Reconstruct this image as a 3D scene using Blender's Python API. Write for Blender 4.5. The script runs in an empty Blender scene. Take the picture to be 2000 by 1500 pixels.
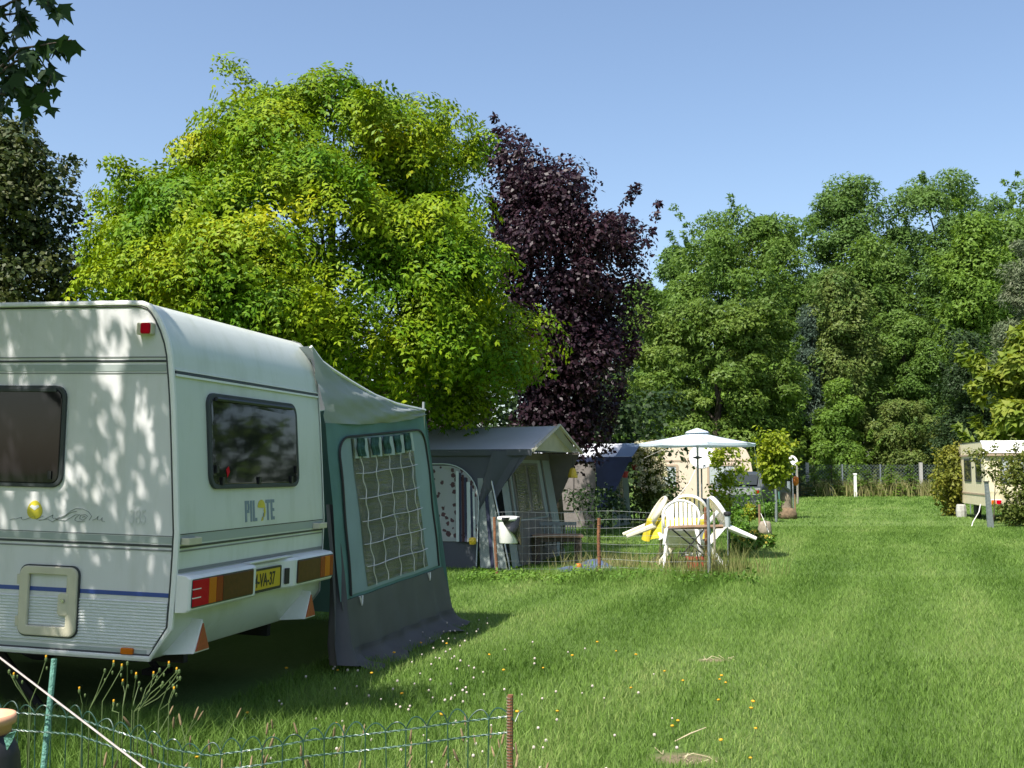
import bpy, math, random
import numpy as np
from mathutils import Matrix, Vector

R = math.radians
sc = bpy.context.scene
rng = np.random.default_rng(7)
random.seed(7)

# ------------------------------------------------------------------ camera, sky, sun, exposure
FOC = 2127.0            # focal length in pixels of the 2000 px wide photograph
CAM_H = 1.55
PITCH = math.atan(168 / FOC)
cam_d = bpy.data.cameras.new('camera')
cam_d.sensor_width = 36
cam_d.lens = 36 * FOC / 2000
cam_d.clip_start = 0.1
cam_d.clip_end = 3000
cam = bpy.data.objects.new('camera', cam_d)
sc.collection.objects.link(cam)
cam.location = (0, 0, CAM_H)
cam.rotation_euler = (math.pi / 2 + PITCH, 0, 0)
sc.camera = cam

SUN_EL, SUN_AZ = R(57), (-0.64, -0.768)
SUNV = Vector((SUN_AZ[0] * math.cos(SUN_EL), SUN_AZ[1] * math.cos(SUN_EL), math.sin(SUN_EL)))
world = bpy.data.worlds.new('World')
sc.world = world
world.use_nodes = True
wn, wl = world.node_tree.nodes, world.node_tree.links
wn.clear()
sky = wn.new('ShaderNodeTexSky')
sky.sky_type = 'NISHITA'
sky.sun_disc = False
sky.sun_elevation = SUN_EL
sky.sun_rotation = math.atan2(SUN_AZ[0], SUN_AZ[1])
sky.altitude = 100
sky.air_density = 1.0
sky.dust_density = 1.6
sky.ozone_density = 1.5
bg = wn.new('ShaderNodeBackground')
bg.inputs[1].default_value = 0.125
wo = wn.new('ShaderNodeOutputWorld')
wl.new(sky.outputs[0], bg.inputs[0])
wl.new(bg.outputs[0], wo.inputs[0])

sun_d = bpy.data.lights.new('sun', 'SUN')
sun_d.energy = 5.0
sun_d.angle = R(0.53)
sun_d.color = (1.0, 0.955, 0.87)
sun = bpy.data.objects.new('sun', sun_d)
sc.collection.objects.link(sun)
sun.location = (-20, -25, 50)
sun.rotation_euler = SUNV.to_track_quat('Z', 'Y').to_euler()

sc.view_settings.view_transform = 'Standard'
sc.view_settings.look = 'None'
sc.view_settings.exposure = 0.74
sc.view_settings.gamma = 1.0
sc.view_settings.use_curve_mapping = False
sc.render.engine = 'CYCLES'
sc.cycles.max_bounces = 6
sc.cycles.diffuse_bounces = 3
sc.cycles.glossy_bounces = 3
sc.cycles.transmission_bounces = 4
sc.cycles.transparent_max_bounces = 8
sc.cycles.caustics_reflective = False
sc.cycles.caustics_refractive = False
sc.cycles.use_denoising = True
sc.cycles.sample_clamp_indirect = 6

# ------------------------------------------------------------------ measuring helpers (photo pixel + real distance -> real place)
FW = np.array([0, math.cos(PITCH), math.sin(PITCH)])
UP = np.array([0, -math.sin(PITCH), math.cos(PITCH)])
CAMP = np.array([0, 0, CAM_H])


def ray(u, v):
    return np.array([1.0, 0, 0]) * (u - 1000) / FOC + UP * (750 - v) / FOC + FW


def at(u, v, Y):
    r = ray(u, v)
    return CAMP + r * Y / r[1]


def gnd(u, v):
    r = ray(u, v)
    return CAMP + r * (-CAM_H / r[2])


def gx(u, Y):
    """ground point at distance Y below column u (taken at the horizon row)"""
    return np.array([(u - 1000) / FOC * Y, Y, 0.0])


# ------------------------------------------------------------------ mesh helpers
class MB:
    def __init__(self):
        self.v, self.f = [], []

    def add(self, vs, fs):
        n = len(self.v)
        self.v += [tuple(float(c) for c in p) for p in vs]
        self.f += [tuple(i + n for i in f) for f in fs]
        return self

    def box(self, a, b):
        x0, y0, z0 = a
        x1, y1, z1 = b
        return self.add([(x0, y0, z0), (x1, y0, z0), (x1, y1, z0), (x0, y1, z0), (x0, y0, z1), (x1, y0, z1), (x1, y1, z1), (x0, y1, z1)],
                        [(0, 3, 2, 1), (4, 5, 6, 7), (0, 1, 5, 4), (1, 2, 6, 5), (2, 3, 7, 6), (3, 0, 4, 7)])

    def tube(self, pts, r, n=6, caps=True, flat=1.0):
        pts = [Vector(p) for p in pts]
        m = len(pts)
        rs = r if hasattr(r, '__len__') else [r] * m
        base = len(self.v)
        prev = None
        for i, p in enumerate(pts):
            d = (pts[min(i + 1, m - 1)] - pts[max(i - 1, 0)])
            d = d.normalized() if d.length > 1e-9 else Vector((0, 0, 1))
            if prev is None:
                a = Vector((0, 0, 1)) if abs(d.z) < 0.9 else Vector((1, 0, 0))
                s = d.cross(a).normalized()
            else:
                s = (prev - d * prev.dot(d))
                s = s.normalized() if s.length > 1e-6 else d.orthogonal().normalized()
            prev = s
            t = d.cross(s)
            for k in range(n):
                an = 2 * math.pi * k / n
                q = p + s * math.cos(an) * rs[i] + t * math.sin(an) * rs[i] * flat
                self.v.append((q.x, q.y, q.z))
        for i in range(m - 1):
            for k in range(n):
                a = base + i * n + k
                b = base + i * n + (k + 1) % n
                self.f.append((a, b, b + n, a + n))
        if caps:
            self.f.append(tuple(base + k for k in range(n))[::-1])
            self.f.append(tuple(base + (m - 1) * n + k for k in range(n)))
        return self

    def lathe(self, prof, n=16, c=(0, 0, 0), axis='z', cap=True):
        base = len(self.v)
        for r, h in prof:
            for k in range(n):
                an = 2 * math.pi * k / n
                a, b = r * math.cos(an), r * math.sin(an)
                if axis == 'z':
                    q = (c[0] + a, c[1] + b, c[2] + h)
                elif axis == 'x':
                    q = (c[0] + h, c[1] + a, c[2] + b)
                else:
                    q = (c[0] + b, c[1] + h, c[2] + a)
                self.v.append(q)
        for i in range(len(prof) - 1):
            for k in range(n):
                a = base + i * n + k
                b = base + i * n + (k + 1) % n
                self.f.append((a, b, b + n, a + n))
        if cap:
            self.f.append(tuple(base + k for k in range(n))[::-1])
            self.f.append(tuple(base + (len(prof) - 1) * n + k for k in range(n)))
        return self

    def prism(self, poly, fn, t0, t1):
        """poly: list of 2D points; fn(a, b, t) -> 3D"""
        n = len(poly)
        vs = [fn(a, b, t0) for a, b in poly] + [fn(a, b, t1) for a, b in poly]
        fs = [tuple(range(n)), tuple(range(2 * n - 1, n - 1, -1))]
        fs += [(i, i + n, (i + 1) % n + n, (i + 1) % n) for i in range(n)]
        return self.add(vs, fs)

    def ring(self, outer, inner, fn, t0, t1):
        """frame between two equal-length loops"""
        n = len(outer)
        vs = [fn(a, b, t0) for a, b in outer] + [fn(a, b, t0) for a, b in inner] + [fn(a, b, t1) for a, b in outer] + [fn(a, b, t1) for a, b in inner]
        fs = []
        for i in range(n):
            j = (i + 1) % n
            fs += [(i, j, j + n, i + n), (2 * n + i, 3 * n + i, 3 * n + j, 2 * n + j), (i, 2 * n + i, 2 * n + j, j), (n + i, n + j, 3 * n + j, 3 * n + i)]
        return self.add(vs, fs)

    def patch(self, fn, nu, nv):
        vs = [fn(i / nu, j / nv) for j in range(nv + 1) for i in range(nu + 1)]
        fs = [(j * (nu + 1) + i, j * (nu + 1) + i + 1, (j + 1) * (nu + 1) + i + 1, (j + 1) * (nu + 1) + i) for j in range(nv) for i in range(nu)]
        return self.add(vs, fs)


def rrect(x0, x1, z0, z1, r, n=5):
    out = []
    for cx, cz, a0 in ((x1 - r, z1 - r, 0), (x0 + r, z1 - r, 90), (x0 + r, z0 + r, 180), (x1 - r, z0 + r, 270)):
        for k in range(n + 1):
            a = R(a0 + 90 * k / n)
            out.append((cx + r * math.cos(a), cz + r * math.sin(a)))
    return out


COL = sc.collection


def thing(name, label, cat, loc=(0, 0, 0), mat4=None, group=None):
    o = bpy.data.objects.new(name, None)
    o.empty_display_size = 0.1
    COL.objects.link(o)
    o.matrix_world = mat4 if mat4 is not None else Matrix.Translation(Vector([float(c) for c in loc]))
    tag(o, label, cat, group)
    return o


def tag(o, label=None, cat=None, group=None, kind=None):
    if label: o['label'] = label
    if cat: o['category'] = cat
    if group: o['group'] = group
    if kind: o['kind'] = kind
    return o


def build(name, mb, material, parent=None, smooth=False, world=False, bevel=0, solid=0, label=None, kind=None, offset=0):
    me = bpy.data.meshes.new(name)
    vs = mb.v
    if world and parent is not None:
        inv = ROOTM[parent.name].inverted() if parent.name in ROOTM else parent.matrix_world.inverted()
        vs = [tuple(inv @ Vector(p)) for p in vs]
    me.from_pydata(vs, [], mb.f)
    me.update()
    if smooth:
        me.polygons.foreach_set('use_smooth', [True] * len(me.polygons))
    me.materials.append(material)
    o = bpy.data.objects.new(name, me)
    COL.objects.link(o)
    if parent is not None:
        o.parent = parent
    if solid:
        m = o.modifiers.new('solid', 'SOLIDIFY')
        m.thickness = solid
        m.offset = offset
    if bevel:
        m = o.modifiers.new('bevel', 'BEVEL')
        m.width = bevel
        m.segments = 2
        m.limit_method = 'ANGLE'
        m.angle_limit = R(40)
    if label: o['label'] = label
    if kind: o['kind'] = kind
    return o


ROOTM = {}


def share(name, src, parent, loc=(0, 0, 0), rot=(0, 0, 0), scale=(1, 1, 1)):
    o = bpy.data.objects.new(name, src.data)
    COL.objects.link(o)
    o.parent = parent
    o.location = loc
    o.rotation_euler = rot
    o.scale = scale
    return o


def copy_tree(o, parent=None):
    c = o.copy()
    COL.objects.link(c)
    c.parent = parent
    for ch in o.children:
        copy_tree(ch, c)
    return c


def text(name, body, size, material, parent, mat4, xscale=1.0, bold=0.0, space=1.0):
    cu = bpy.data.curves.new(name, 'FONT')
    cu.body = body
    cu.size = size
    cu.extrude = 0.0006
    cu.offset = bold
    cu.space_character = space
    tmp = bpy.data.objects.new(name + '_curve', cu)
    COL.objects.link(tmp)
    bpy.context.view_layer.update()
    me = bpy.data.meshes.new_from_object(tmp.evaluated_get(bpy.context.evaluated_depsgraph_get()))
    bpy.data.objects.remove(tmp)
    me.materials.clear()
    me.materials.append(material)
    o = bpy.data.objects.new(name, me)
    COL.objects.link(o)
    o.parent = parent
    o.matrix_local = mat4 @ Matrix.Diagonal((xscale, 1, 1, 1))
    return o


def npmesh(name, V, F, material, parent=None, smooth=False, kind=None):
    """V (N,3); F (M,k) equal-size faces"""
    me = bpy.data.meshes.new(name)
    V = np.ascontiguousarray(V, dtype=np.float32)
    F = np.ascontiguousarray(F, dtype=np.int32)
    M, k = F.shape
    me.vertices.add(len(V))
    me.vertices.foreach_set('co', V.ravel())
    me.loops.add(M * k)
    me.loops.foreach_set('vertex_index', F.ravel())
    me.polygons.add(M)
    me.polygons.foreach_set('loop_start', np.arange(0, M * k, k, dtype=np.int32))
    if smooth:
        me.polygons.foreach_set('use_smooth', np.ones(M, dtype=bool))
    me.update(calc_edges=True)
    me.materials.append(material)
    o = bpy.data.objects.new(name, me)
    COL.objects.link(o)
    if parent is not None:
        o.parent = parent
    if kind: o['kind'] = kind
    return o


# ------------------------------------------------------------------ materials
def nt(name):
    m = bpy.data.materials.new(name)
    m.use_nodes = True
    n, l = m.node_tree.nodes, m.node_tree.links
    n.clear()
    out = n.new('ShaderNodeOutputMaterial')
    return m, n, l, out


def mat(name, col, rough=0.5, var=0.0, scale=6.0, bump=0.0, bscale=None, metal=0.0, spec=0.5, trans=0.0, dirt=None, dirt_amt=0.0, coat=0.0):
    m, n, l, out = nt(name)
    b = n.new('ShaderNodeBsdfPrincipled')
    b.inputs['Roughness'].default_value = rough
    b.inputs['Metallic'].default_value = metal
    b.inputs['Specular IOR Level'].default_value = spec
    b.inputs['Coat Weight'].default_value = coat
    b.inputs['Base Color'].default_value = (*col, 1)
    tc = n.new('ShaderNodeTexCoord')
    csock = None
    if var:
        no = n.new('ShaderNodeTexNoise')
        no.inputs['Scale'].default_value = scale
        no.inputs['Detail'].default_value = 5
        l.new(tc.outputs['Object'], no.inputs['Vector'])
        mx = n.new('ShaderNodeMix')
        mx.data_type = 'RGBA'
        mr = n.new('ShaderNodeMapRange')
        mr.inputs[1].default_value = 0.3
        mr.inputs[2].default_value = 0.7
        l.new(no.outputs[0], mr.inputs[0])
        l.new(mr.outputs[0], mx.inputs[0])
        mx.inputs[6].default_value = (*[max(0, c * (1 - var)) for c in col], 1)
        mx.inputs[7].default_value = (*[min(1, c * (1 + var)) for c in col], 1)
        csock = mx.outputs[2]
    if dirt:
        no = n.new('ShaderNodeTexNoise')
        no.inputs['Scale'].default_value = 2.3
        no.inputs['Detail'].default_value = 8
        no.inputs['Roughness'].default_value = 0.7
        dm = n.new('ShaderNodeMapping')
        dm.inputs['Scale'].default_value = (2.4, 2.4, 0.45)
        l.new(tc.outputs['Object'], dm.inputs['Vector'])
        l.new(dm.outputs[0], no.inputs['Vector'])
        mr = n.new('ShaderNodeMapRange')
        mr.inputs[1].default_value = 0.48
        mr.inputs[2].default_value = 0.75
        mr.inputs[4].default_value = dirt_amt
        l.new(no.outputs[0], mr.inputs[0])
        mx = n.new('ShaderNodeMix')
        mx.data_type = 'RGBA'
        l.new(mr.outputs[0], mx.inputs[0])
        if csock: l.new(csock, mx.inputs[6])
        else: mx.inputs[6].default_value = (*col, 1)
        mx.inputs[7].default_value = (*dirt, 1)
        csock = mx.outputs[2]
    if csock:
        l.new(csock, b.inputs['Base Color'])
    if bump:
        no = n.new('ShaderNodeTexNoise')
        no.inputs['Scale'].default_value = bscale or scale * 4
        no.inputs['Detail'].default_value = 4
        l.new(tc.outputs['Object'], no.inputs['Vector'])
        bp = n.new('ShaderNodeBump')
        bp.inputs['Strength'].default_value = bump
        bp.inputs['Distance'].default_value = 0.02
        l.new(no.outputs[0], bp.inputs['Height'])
        l.new(bp.outputs[0], b.inputs['Normal'])
    if trans:
        t = n.new('ShaderNodeBsdfTranslucent')
        t.inputs[0].default_value = (*[min(1, c * 1.1) for c in col], 1)
        if csock: l.new(csock, t.inputs[0])
        mixs = n.new('ShaderNodeMixShader')
        mixs.inputs[0].default_value = trans
        l.new(b.outputs[0], mixs.inputs[1])
        l.new(t.outputs[0], mixs.inputs[2])
        l.new(mixs.outputs[0], out.inputs[0])
    else:
        l.new(b.outputs[0], out.inputs[0])
    return m


def leafmat(name, cols, trans=0.35, rough=0.5, spec=0.16, nscale=0.5, rnd=0.32):
    """foliage: colour picked per leaf, slowly varying through the crown"""
    m, n, l, out = nt(name)
    g = n.new('ShaderNodeNewGeometry')
    no = n.new('ShaderNodeTexNoise')
    no.inputs['Scale'].default_value = nscale
    no.inputs['Detail'].default_value = 3
    tc = n.new('ShaderNodeTexCoord')
    l.new(tc.outputs['Object'], no.inputs['Vector'])
    ma = n.new('ShaderNodeMath')
    ma.operation = 'MULTIPLY_ADD'
    ma.inputs[1].default_value = 1.3
    l.new(no.outputs[0], ma.inputs[0])
    mb_ = n.new('ShaderNodeMath')
    mb_.operation = 'MULTIPLY_ADD'
    mb_.inputs[1].default_value = rnd
    mb_.inputs[2].default_value = -0.15 - rnd * 0.5 + 0.0
    l.new(g.outputs['Random Per Island'], mb_.inputs[0])
    l.new(mb_.outputs[0], ma.inputs[2])
    cr = n.new('ShaderNodeValToRGB')
    els = cr.color_ramp.elements
    while len(els) < len(cols): els.new(0.5)
    for i, c in enumerate(cols):
        els[i].position = i / max(1, len(cols) - 1)
        els[i].color = (*c, 1)
    l.new(ma.outputs[0], cr.inputs[0])
    b = n.new('ShaderNodeBsdfPrincipled')
    b.inputs['Roughness'].default_value = rough
    b.inputs['Specular IOR Level'].default_value = spec
    l.new(cr.outputs[0], b.inputs['Base Color'])
    t = n.new('ShaderNodeBsdfTranslucent')
    hs = n.new('ShaderNodeHueSaturation')
    hs.inputs['Hue'].default_value = 0.49
    hs.inputs['Saturation'].default_value = 1.1
    hs.inputs['Value'].default_value = 1.25
    l.new(cr.outputs[0], hs.inputs['Color'])
    l.new(hs.outputs[0], t.inputs[0])
    mx = n.new('ShaderNodeMixShader')
    mx.inputs[0].default_value = trans
    l.new(b.outputs[0], mx.inputs[1])
    l.new(t.outputs[0], mx.inputs[2])
    l.new(mx.outputs[0], out.inputs[0])
    return m


M = {}
M['white'] = mat('caravan_white_shaded', (0.655, 0.68, 0.635), 0.32, var=0.03, scale=2, dirt=(0.42, 0.46, 0.34), dirt_amt=0.45, coat=0.1)  # white darkened and greened for shade and grass bounce; dirt is algae grime
M['side_white_lit'] = mat('side_white_lit', (0.68, 0.675, 0.685), 0.32, var=0.03, scale=2, dirt=(0.45, 0.46, 0.39), dirt_amt=0.4, coat=0.1)  # same paint, lightened for the sun on the side wall
M['white_trim'] = mat('white_trim', (0.78, 0.78, 0.76), 0.35, dirt=(0.5, 0.5, 0.42), dirt_amt=0.4)
M['grey_stripe'] = mat('grey_stripe', (0.36, 0.40, 0.39), 0.4)
M['dark_stripe'] = mat('dark_stripe', (0.035, 0.04, 0.045), 0.4)
M['mid_stripe'] = mat('mid_stripe', (0.20, 0.21, 0.21), 0.4)
M['blue_stripe'] = mat('blue_stripe', (0.035, 0.075, 0.30), 0.35)
M['rubber'] = mat('rubber', (0.035, 0.042, 0.045), 0.55, var=0.2)
M['acrylic'] = mat('tinted_acrylic', (0.014, 0.013, 0.015), 0.04, spec=0.32, bump=0.015, bscale=3)
M['cream'] = mat('cream_plastic', (0.60, 0.56, 0.42), 0.4, var=0.06, dirt=(0.35, 0.32, 0.22), dirt_amt=0.3)
M['red_lens'] = mat('red_lens', (0.52, 0.0, 0.014), 0.4, spec=0.1)
M['amber_lens'] = mat('amber_lens', (0.56, 0.14, 0.006), 0.25, spec=0.3)
M['dkred_lens'] = mat('dark_red_lens', (0.26, 0.016, 0.006), 0.25, spec=0.3)
M['brown_lens'] = mat('brown_lens', (0.085, 0.024, 0.009), 0.35, spec=0.25, var=0.2, scale=30)
M['refl'] = mat('reflector', (0.42, 0.07, 0.03), 0.35, var=0.15, scale=60)
M['plate'] = mat('plate_yellow', (0.62, 0.42, 0.02), 0.35, var=0.06)
M['black'] = mat('black_paint', (0.015, 0.015, 0.016), 0.5)
M['logo_blue'] = mat('logo_blue', (0.20, 0.26, 0.32), 0.4)
M['logo_yellow'] = mat('logo_yellow', (0.68, 0.56, 0.04), 0.4, var=0.15, scale=12)
M['script'] = mat('script_grey', (0.22, 0.23, 0.24), 0.4)
M['underfloor'] = mat('underfloor', (0.012, 0.011, 0.010), 0.8, var=0.3)
M['tyre'] = mat('tyre', (0.02, 0.02, 0.02), 0.85, bump=0.2)
M['steel'] = mat('steel', (0.42, 0.44, 0.46), 0.4, metal=0.8, var=0.1)
M['chrome'] = mat('lock_metal', (0.6, 0.6, 0.58), 0.25, metal=0.9)
M['canvas_light'] = mat('canvas_light_grey', (0.37, 0.41, 0.415), 0.85, var=0.06, scale=3, bump=0.4, bscale=3.5, trans=0.18, dirt=(0.38, 0.42, 0.36), dirt_amt=0.5)
M['canvas_green'] = mat('canvas_green', (0.125, 0.24, 0.22), 0.85, var=0.12, scale=3, bump=0.4, bscale=3.5, trans=0.12)
M['canvas_grey'] = mat('canvas_grey_green', (0.105, 0.108, 0.092), 0.85, var=0.12, scale=3, bump=0.4, bscale=3.5, trans=0.05)
M['canvas_navy'] = mat('canvas_slate', (0.080, 0.078, 0.077), 0.8, var=0.15, scale=3, bump=0.2, bscale=5, trans=0.05)
M['canvas_border'] = mat('canvas_border', (0.30, 0.39, 0.395), 0.85, var=0.06, scale=4, bump=0.08, bscale=8, trans=0.15)
M['zip'] = mat('zip', (0.02, 0.02, 0.022), 0.6)
M['rope_white'] = mat('rope_white', (0.70, 0.68, 0.64), 0.8, var=0.1, scale=40)
M['curtain_green'] = mat('curtain_green', (0.04, 0.10, 0.085), 0.9, var=0.4, scale=30)
M['curtain_pale'] = mat('curtain_pale', (0.52, 0.60, 0.57), 0.9, trans=0.2)
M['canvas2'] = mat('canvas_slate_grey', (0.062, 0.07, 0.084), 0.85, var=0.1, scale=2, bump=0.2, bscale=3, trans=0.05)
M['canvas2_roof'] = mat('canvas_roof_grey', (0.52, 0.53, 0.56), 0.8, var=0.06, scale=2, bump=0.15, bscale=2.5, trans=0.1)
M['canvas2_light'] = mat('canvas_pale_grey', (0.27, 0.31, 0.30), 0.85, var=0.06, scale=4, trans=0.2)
M['canvas2_brown'] = mat('canvas_taupe', (0.13, 0.12, 0.105), 0.85, var=0.1)
M['canvas_cream'] = mat('canvas_cream', (0.52, 0.50, 0.40), 0.85, var=0.08, trans=0.25)
M['navy'] = mat('navy_canvas', (0.018, 0.026, 0.075), 0.75, var=0.2, scale=3, trans=0.05)
M['blue_hood'] = mat('blue_hood', (0.085, 0.125, 0.18), 0.6, var=0.12, scale=3)
M['band_navy'] = mat('navy_band', (0.02, 0.025, 0.055), 0.8)
M['band_maroon'] = mat('maroon_band', (0.045, 0.015, 0.018), 0.8)
M['band_white'] = mat('white_band', (0.42, 0.48, 0.48), 0.8)
M['mesh_net'] = mat('brown_netting', (0.17, 0.15, 0.14), 0.9, var=0.15, scale=8)
M['plastic_white'] = mat('plastic_white', (0.80, 0.79, 0.76), 0.4, var=0.03, dirt=(0.55, 0.52, 0.42), dirt_amt=0.25)
M['plastic_cream'] = mat('plastic_cream', (0.70, 0.66, 0.52), 0.45, var=0.05, dirt=(0.5, 0.46, 0.32), dirt_amt=0.3)
M['rust'] = mat('rust', (0.20, 0.085, 0.04), 0.9, var=0.4, scale=25, bump=0.4, bscale=60)
M['galv'] = mat('galvanised', (0.30, 0.33, 0.35), 0.5, metal=0.6, var=0.2, scale=20)
M['wire'] = mat('wire', (0.28, 0.30, 0.30), 0.4, metal=0.6)
M['green_wire'] = mat('green_wire', (0.022, 0.065, 0.045), 0.35, var=0.3, scale=30, spec=0.6)
M['glint_wire'] = mat('green_wire_glint', (0.13, 0.20, 0.17), 0.35, var=0.3, scale=30, spec=0.8)  # lighter strand paints the highlights along the green line wires
M['rope_dull'] = mat('rope_dull', (0.40, 0.35, 0.33), 0.8, var=0.15, scale=40)
M['green_post'] = mat('green_post', (0.10, 0.25, 0.20), 0.6, var=0.25, scale=60, bump=0.5, bscale=120)
M['wood'] = mat('wood', (0.24, 0.15, 0.09), 0.8, var=0.3, scale=14, bump=0.3)
M['wood_grey'] = mat('weathered_wood', (0.27, 0.245, 0.21), 0.85, var=0.25, scale=12, bump=0.4)
M['bark'] = mat('bark', (0.075, 0.058, 0.042), 0.95, var=0.45, scale=7, bump=0.8, bscale=25)
M['bark_pale'] = mat('bark_pale', (0.20, 0.165, 0.12), 0.95, var=0.35, scale=9, bump=0.6, bscale=25)
M['yellow_cloth'] = mat('yellow_cloth', (0.66, 0.54, 0.03), 0.75, var=0.1, trans=0.15)
M['white_paint'] = mat('white_paint', (0.80, 0.80, 0.78), 0.5, dirt=(0.5, 0.48, 0.4), dirt_amt=0.35)
M['parasol'] = mat('parasol_fabric', (0.66, 0.74, 0.84), 0.8, trans=0.25)
M['beige'] = mat('beige_panel', (0.66, 0.55, 0.43), 0.5, var=0.05)
M['beige_dark'] = mat('beige_dark', (0.42, 0.32, 0.23), 0.5)
M['cream_panel'] = mat('cream_panel', (0.74, 0.66, 0.46), 0.45, var=0.05, dirt=(0.5, 0.42, 0.25), dirt_amt=0.35)
M['pane_pale'] = mat('pane_pale', (0.42, 0.46, 0.47), 0.15)
M['pane_dark'] = mat('pane_dark', (0.03, 0.035, 0.035), 0.08)
M['car_paint'] = mat('car_paint', (0.04, 0.05, 0.058), 0.45, metal=0.1)
M['terracotta'] = mat('terracotta', (0.46, 0.20, 0.11), 0.8, var=0.15, scale=15)
M['terracotta_pale'] = mat('terracotta_plastic', (0.62, 0.33, 0.20), 0.6, var=0.08)
M['red_plastic'] = mat('red_plastic', (0.50, 0.05, 0.05), 0.45)
M['orange'] = mat('orange', (0.60, 0.17, 0.02), 0.6)
M['yellow'] = mat('yellow_plastic', (0.66, 0.45, 0.03), 0.5)
M['blue_plastic'] = mat('blue_plastic', (0.07, 0.10, 0.16), 0.45, var=0.2)
M['stone'] = mat('stone', (0.26, 0.22, 0.17), 0.9, var=0.3, scale=10, bump=0.5)
M['moss_stump'] = mat('stump', (0.16, 0.11, 0.065), 0.95, var=0.4, scale=10, bump=0.7)
M['chain'] = mat('chain_wire', (0.20, 0.24, 0.25), 0.5, metal=0.5)
M['dish'] = mat('dish_white', (0.80, 0.80, 0.79), 0.4)
M['concrete'] = mat('concrete', (0.42, 0.41, 0.38), 0.9, var=0.15, scale=12, bump=0.3)
M['straw'] = mat('straw', (0.50, 0.42, 0.27), 0.9, var=0.2, scale=30)


def plastic_window():
    """wrinkled clear awning foil: part see-through, part mirror"""
    m, n, l, out = nt('clear_foil')
    tc = n.new('ShaderNodeTexCoord')
    mp = n.new('ShaderNodeMapping')
    mp.inputs['Rotation'].default_value = (0, R(-38), 0)
    mp.inputs['Scale'].default_value = (2.2, 1.0, 26)
    l.new(tc.outputs['Object'], mp.inputs['Vector'])
    no = n.new('ShaderNodeTexNoise')
    no.inputs['Scale'].default_value = 1.5
    no.inputs['Detail'].default_value = 5
    l.new(mp.outputs[0], no.inputs['Vector'])
    bp = n.new('ShaderNodeBump')
    bp.inputs['Strength'].default_value = 0.9
    bp.inputs['Distance'].default_value = 0.07
    l.new(no.outputs[0], bp.inputs['Height'])
    b = n.new('ShaderNodeBsdfPrincipled')
    b.inputs['Base Color'].default_value = (0.13, 0.12, 0.055, 1)
    b.inputs['Roughness'].default_value = 0.08
    b.inputs['Specular IOR Level'].default_value = 1.0
    b.inputs['Coat Weight'].default_value = 0.8
    b.inputs['Coat Roughness'].default_value = 0.05
    l.new(bp.outputs[0], b.inputs['Normal'])
    l.new(bp.outputs[0], b.inputs['Coat Normal'])
    t = n.new('ShaderNodeBsdfTransparent')
    t.inputs[0].default_value = (0.75, 0.75, 0.62, 1)
    mx = n.new('ShaderNodeMixShader')
    mx.inputs[0].default_value = 0.62
    l.new(t.outputs[0], mx.inputs[1])
    l.new(b.outputs[0], mx.inputs[2])
    l.new(mx.outputs[0], out.inputs[0])
    return m


M['foil'] = plastic_window()


def floral():
    m, n, l, out = nt('floral_curtain')
    tc = n.new('ShaderNodeTexCoord')
    vo = n.new('ShaderNodeTexVoronoi')
    vo.inputs['Scale'].default_value = 9
    l.new(tc.outputs['Object'], vo.inputs['Vector'])
    no = n.new('ShaderNodeTexNoise')
    no.inputs['Scale'].default_value = 14
    no.inputs['Detail'].default_value = 3
    l.new(tc.outputs['Object'], no.inputs['Vector'])
    ad = n.new('ShaderNodeMath')
    ad.operation = 'MULTIPLY_ADD'
    ad.inputs[1].default_value = 0.9
    l.new(no.outputs[0], ad.inputs[0])
    l.new(vo.outputs['Distance'], ad.inputs[2])
    cr = n.new('ShaderNodeValToRGB')
    e = cr.color_ramp.elements
    e[0].position = 0.76
    e[0].color = (0.055, 0.025, 0.03, 1)
    e[1].position = 0.82
    e[1].color = (0.26, 0.28, 0.28, 1)
    l.new(ad.outputs[0], cr.inputs[0])
    b = n.new('ShaderNodeBsdfPrincipled')
    b.inputs['Roughness'].default_value = 0.8
    l.new(cr.outputs[0], b.inputs['Base Color'])
    l.new(b.outputs[0], out.inputs[0])
    return m


M['floral'] = floral()

# bare spots in the lawn: (x, y, rx, ry)
BARE = [(1.64, 9.05, 0.14, 0.09), (0.92, 6.0, 0.19, 0.13), (26, 69, 5.5, 1.2)]


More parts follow.
